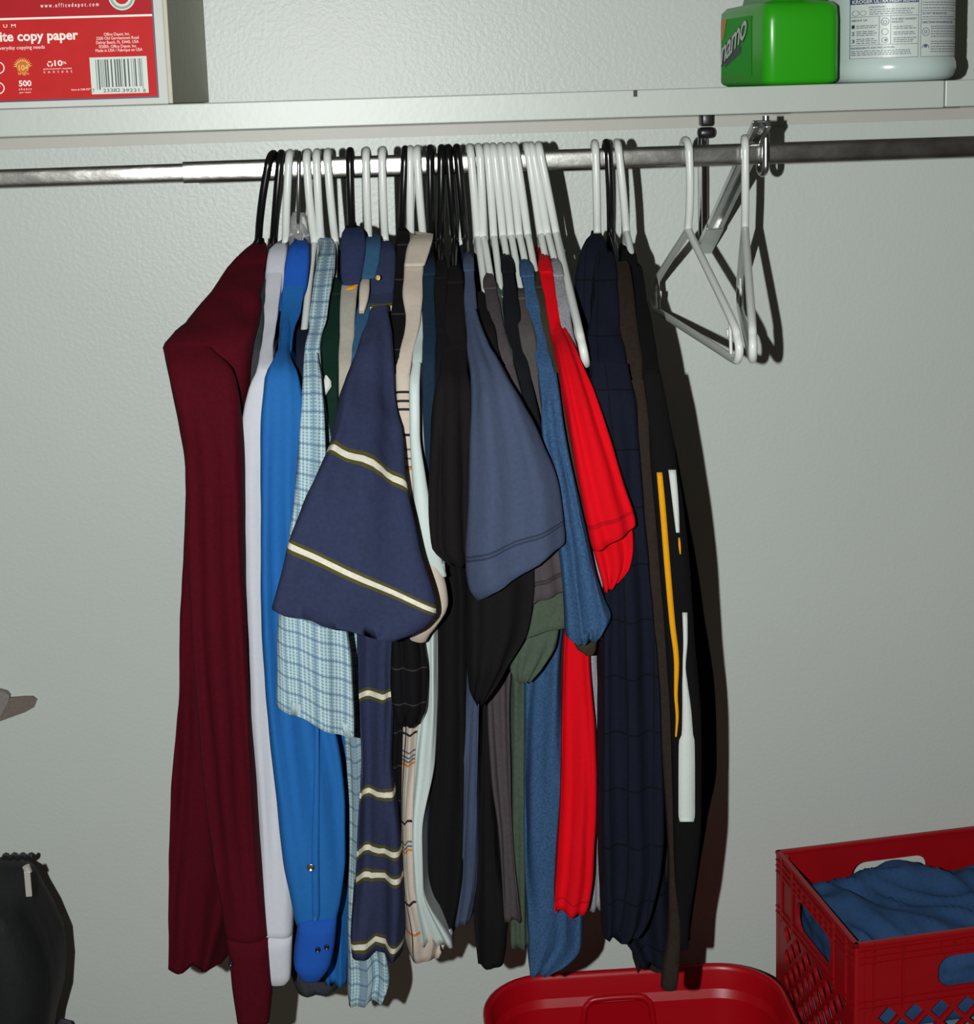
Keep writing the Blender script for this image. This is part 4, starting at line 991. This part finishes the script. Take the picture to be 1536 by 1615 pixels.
def heap(name, z0, z1, mat_, label, seed, bulge, mx=.014):
    NX, NY, NZ = 46, 38, 14
    bm = bmesh.new(); bmesh.ops.create_cube(bm, size=1)
    bmesh.ops.subdivide_edges(bm, edges=bm.edges[:], cuts=39, use_grid_fill=True)
    for v in bm.verts:
        x, y, z = v.co*2
        r = .86; k = 1/max(1e-6, (abs(x)**6+abs(y)**6+abs(z)**6)**(1/6))
        x, y, z = x*k, y*k, z*k
        X = CWD/2 + x*(CWD/2-mx); Y = -CDP/2 + y*(CDP/2-mx)
        q = Vector((X*9+seed, Y*15, seed)); q2 = Vector((X*22+Y*14, Y*9-X*5, seed*2))
        dz = (.9*noise.noise(q) + .8*(.3-abs(noise.noise(q2))))*bulge if z > -.2 else 0
        Z = z0 + (z1-z0)*(z+1)/2 + dz*max(0, min(1, z+.2))
        sq = 1-.05*abs(noise.noise(Vector((X*20, Y*20, Z*40+seed))))
        v.co = cmx @ Vector((CWD/2+(X-CWD/2)*sq, -CDP/2+(Y+CDP/2)*sq, Z))
    o = bm_obj(name, bm, mat_, None, True)
    return o
tag(heap('folded_shirt', CT-.135, CT-.028, fabric('blue_chambray', C(46, 76, 116, 1.0), heather=.08, weave=.5), '', 2.0, .030), 'rumpled blue shirt folded into the upper red crate', 'shirt')
tag(heap('folded_towel', CH+.010, CT-.136, fabric('pale_teal_cotton', C(104, 138, 150, 1.0), heather=.08, weave=.5), '', 5.0, .0, .012), 'pale teal cloth under the blue shirt, seen through the crate lattice', 'towel')

# ------------------------------------------------------------ red bin
M_BIN = mat('red_bin_plastic', S(168, 4, 20), rough=.34, spec=.45, bump=.03, bscale=30.)
bw0, bw1, bd0, bd1, bz = .086, .470, .070, .40, H-1.12
bn = thing('laundry_bin', 'red plastic bin with rounded rim standing under the clothes', 'bin', ((bw0+bw1)/2, -(bd0+bd1)/2, 0))
def bring(z, ins, r=.085):
    return [Vector((x, y, z)) for x, y in rrect(bw0+ins, -bd1+ins, bw1-ins, -bd0-ins, max(.03, r-ins), 10)]
pr = [(0.0, .060), (.004, .052), (.02, .048), (bz-.03, .014), (bz-.022, .006), (bz-.016, .0012), (bz-.004, 0), (bz, .002), (bz+.0012, .005), (bz-.001, .009), (bz-.006, .0105), (bz-.04, .015), (.03, .052), (.012, .060), (.010, .075)]
V, Fc = [], []
for z, i_ in pr: V += bring(z, i_)
n = len(V)//len(pr)
for i in range(len(pr)-1):
    for k in range(n): Fc.append((i*n+k, i*n+(k+1) % n, (i+1)*n+(k+1) % n, (i+1)*n+k))
Fc.append(tuple(range(n-1, -1, -1))); Fc.append(tuple(range((len(pr)-1)*n, len(pr)*n)))
mesh_obj('tub', V, Fc, M_BIN, bn, True)
hl, hr, hz = at(921, 1582, .09).x, at(1028, 1576, .09).x, at(975, 1576, .09).z
pth = [(hl-.006, -.0895, hz-.09), (hl, -.0875, hz-.02), (hl+.006, -.0868, hz-.006), (hl+.018, -.0862, hz), (hr-.018, -.0862, hz), (hr-.006, -.0868, hz-.006), (hr, -.0875, hz-.02), (hr+.006, -.0895, hz-.09)]
tube('handle_ridge', smooth_path(pth, 5), .0042, M_BIN, bn, 10)
panel2d('handle_recess', rrect(hl+.004, hz-.085, hr-.004, hz-.004, .014), [], .003, M_BIN, bn, Matrix.Translation((0, -.0875, 0)) @ Matrix.Rotation(math.radians(-5), 4, 'X') @ Matrix.Translation((0, 0, 0)) if False else Matrix.Translation((0, -.0890, 0)))

# ------------------------------------------------------------ dark bag at the left edge
M_BAG = fabric('black_nylon', C(20, 22, 24, 1.0), heather=.15, weave=.4, rough=.7, spec=.3)
gd = .26
under = tag(box('storage_case', (-.86, -.38, 0), (at(118, 1606, .10).x, -.08, at(90, 1603, .09).z), mat('dark_purple_case', S(36, 26, 48), rough=.5), None, .02), 'dark purple case on the floor under the black bag', 'case')
zc = at(90, 1603, .09).z
bag = thing('travel_bag', 'black nylon bag with a zip pull at the left edge of the closet', 'bag', (-.56, -gd, zc))
rows = [(1640, 80, .0), (1620, 81, .0), (1600, 82, .0), (1585, 84, .0), (1560, 88, .0), (1520, 97, .0), (1480, 99, .0), (1440, 96, .0), (1400, 82, .0), (1370, 66, .0), (1352, 56, .0), (1345, 46, .012), (1344, 30, .03)]
V, Fc = [], []; n = None
for y, xr_, ins in rows:
    p = at(xr_, y, gd-.04); zz_ = max(at(xr_, y, gd-.085).z, zc+.0005)
    ring = [Vector((x, yy_, zz_)) for x, yy_ in rrect(p.x-.30, -gd-.08+ins, p.x, -gd+.09-ins, .05, 8)]
    n = len(ring); V += ring
for i in range(len(rows)-1):
    for k in range(n): Fc.append((i*n+k, i*n+(k+1) % n, (i+1)*n+(k+1) % n, (i+1)*n+k))
Fc.append(tuple(range(n-1, -1, -1))); Fc.append(tuple(range((len(rows)-1)*n, len(rows)*n)))
V = [v + Vector((noise.noise(v*14)*.003, noise.noise(v*14+Vector((5, 0, 0)))*.004, 0)) for v in V]
mesh_obj('body', V, Fc, M_BAG, bag, True, [(v.x, v.z) for v in V])
M_ZIP = mat('zip_teeth', S(60, 60, 64), rough=.3, metal=.7); M_PULL = mat('zip_pull', S(205, 200, 190), rough=.3, metal=.4)
teeth = []
for i in range(16):
    c = at(6+i*2.7, 1352-2.0*math.sin(i*1.3), gd-.055)
    v_, f_ = tube_data([c-Vector((0, .003, 0)), c+Vector((0, .003, .001))], .0026, 6); teeth.append((v_, f_))
me = me_from('zip_teeth', teeth); me.materials[0] = M_ZIP; link(bpy.data.objects.new('zip_teeth', me), bag)
z0_ = at(41, 1366, gd+.100); z1_ = at(45, 1376, gd+.100); z2_ = at(47, 1412, gd+.100)
pull = tube('zip_slider', [z0_, z1_], .0042, M_PULL, bag, 10)
bm = bmesh.new(); dv = (z2_-z1_); 
add_box(bm, (z1_.x-.0042, z1_.y-.004, z2_.z), (z2_.x+.0032, z1_.y-.0015, z1_.z+.003), .001)
bm_obj('zip_tab', bm, M_PULL, pull)

# ------------------------------------------------------------ strap end on the wall at the left edge
M_STRAP = fabric('taupe_leather', C(108, 100, 92, 1.1), heather=.1, weave=.3, rough=.6, spec=.3)
st = thing('belt', 'taupe strap end poking in from the left edge against the wall', 'belt', at(-20, 1118, .012))
def slab(name, pts, d0, d1, mat_, parent):
    a = [at(x, y, d1) for x, y in pts]; b = [Vector((p.x, -d0, p.z)) for p in a]; n = len(a)
    return mesh_obj(name, a+b, [tuple(range(n)), tuple(range(2*n-1, n-1, -1))] + [(i, (i+1) % n, n+(i+1) % n, n+i) for i in range(n)], mat_, parent)
slab('strap', [(-90, 1142), (-90, 1104), (-20, 1106), (12, 1101), (40, 1099), (52, 1099), (58, 1104), (54, 1115), (40, 1123), (18, 1131), (-4, 1139)], .002, .006, M_STRAP, st)
slab('keeper', [(-40, 1088), (0, 1090), (10, 1093), (15, 1099), (12, 1110), (2, 1128), (-6, 1138), (-40, 1146)], .001, .011, fabric('keeper_leather', C(128, 122, 120, 1.1), heather=.1), st)

# ------------------------------------------------------------ clear tape left on the wall
M_TAPE = mat('clear_tape', (.62, .66, .62, 1), rough=.15, spec=.5)
ta, tb = at(1089, 372, .0005), at(1112, 428, .0005)
tag(box('tape_patch', (ta.x, -.0006, tb.z), (tb.x, -.00005, ta.z), M_TAPE), 'small clear tape patch on the wall behind the sideways empty hanger', 'tape')
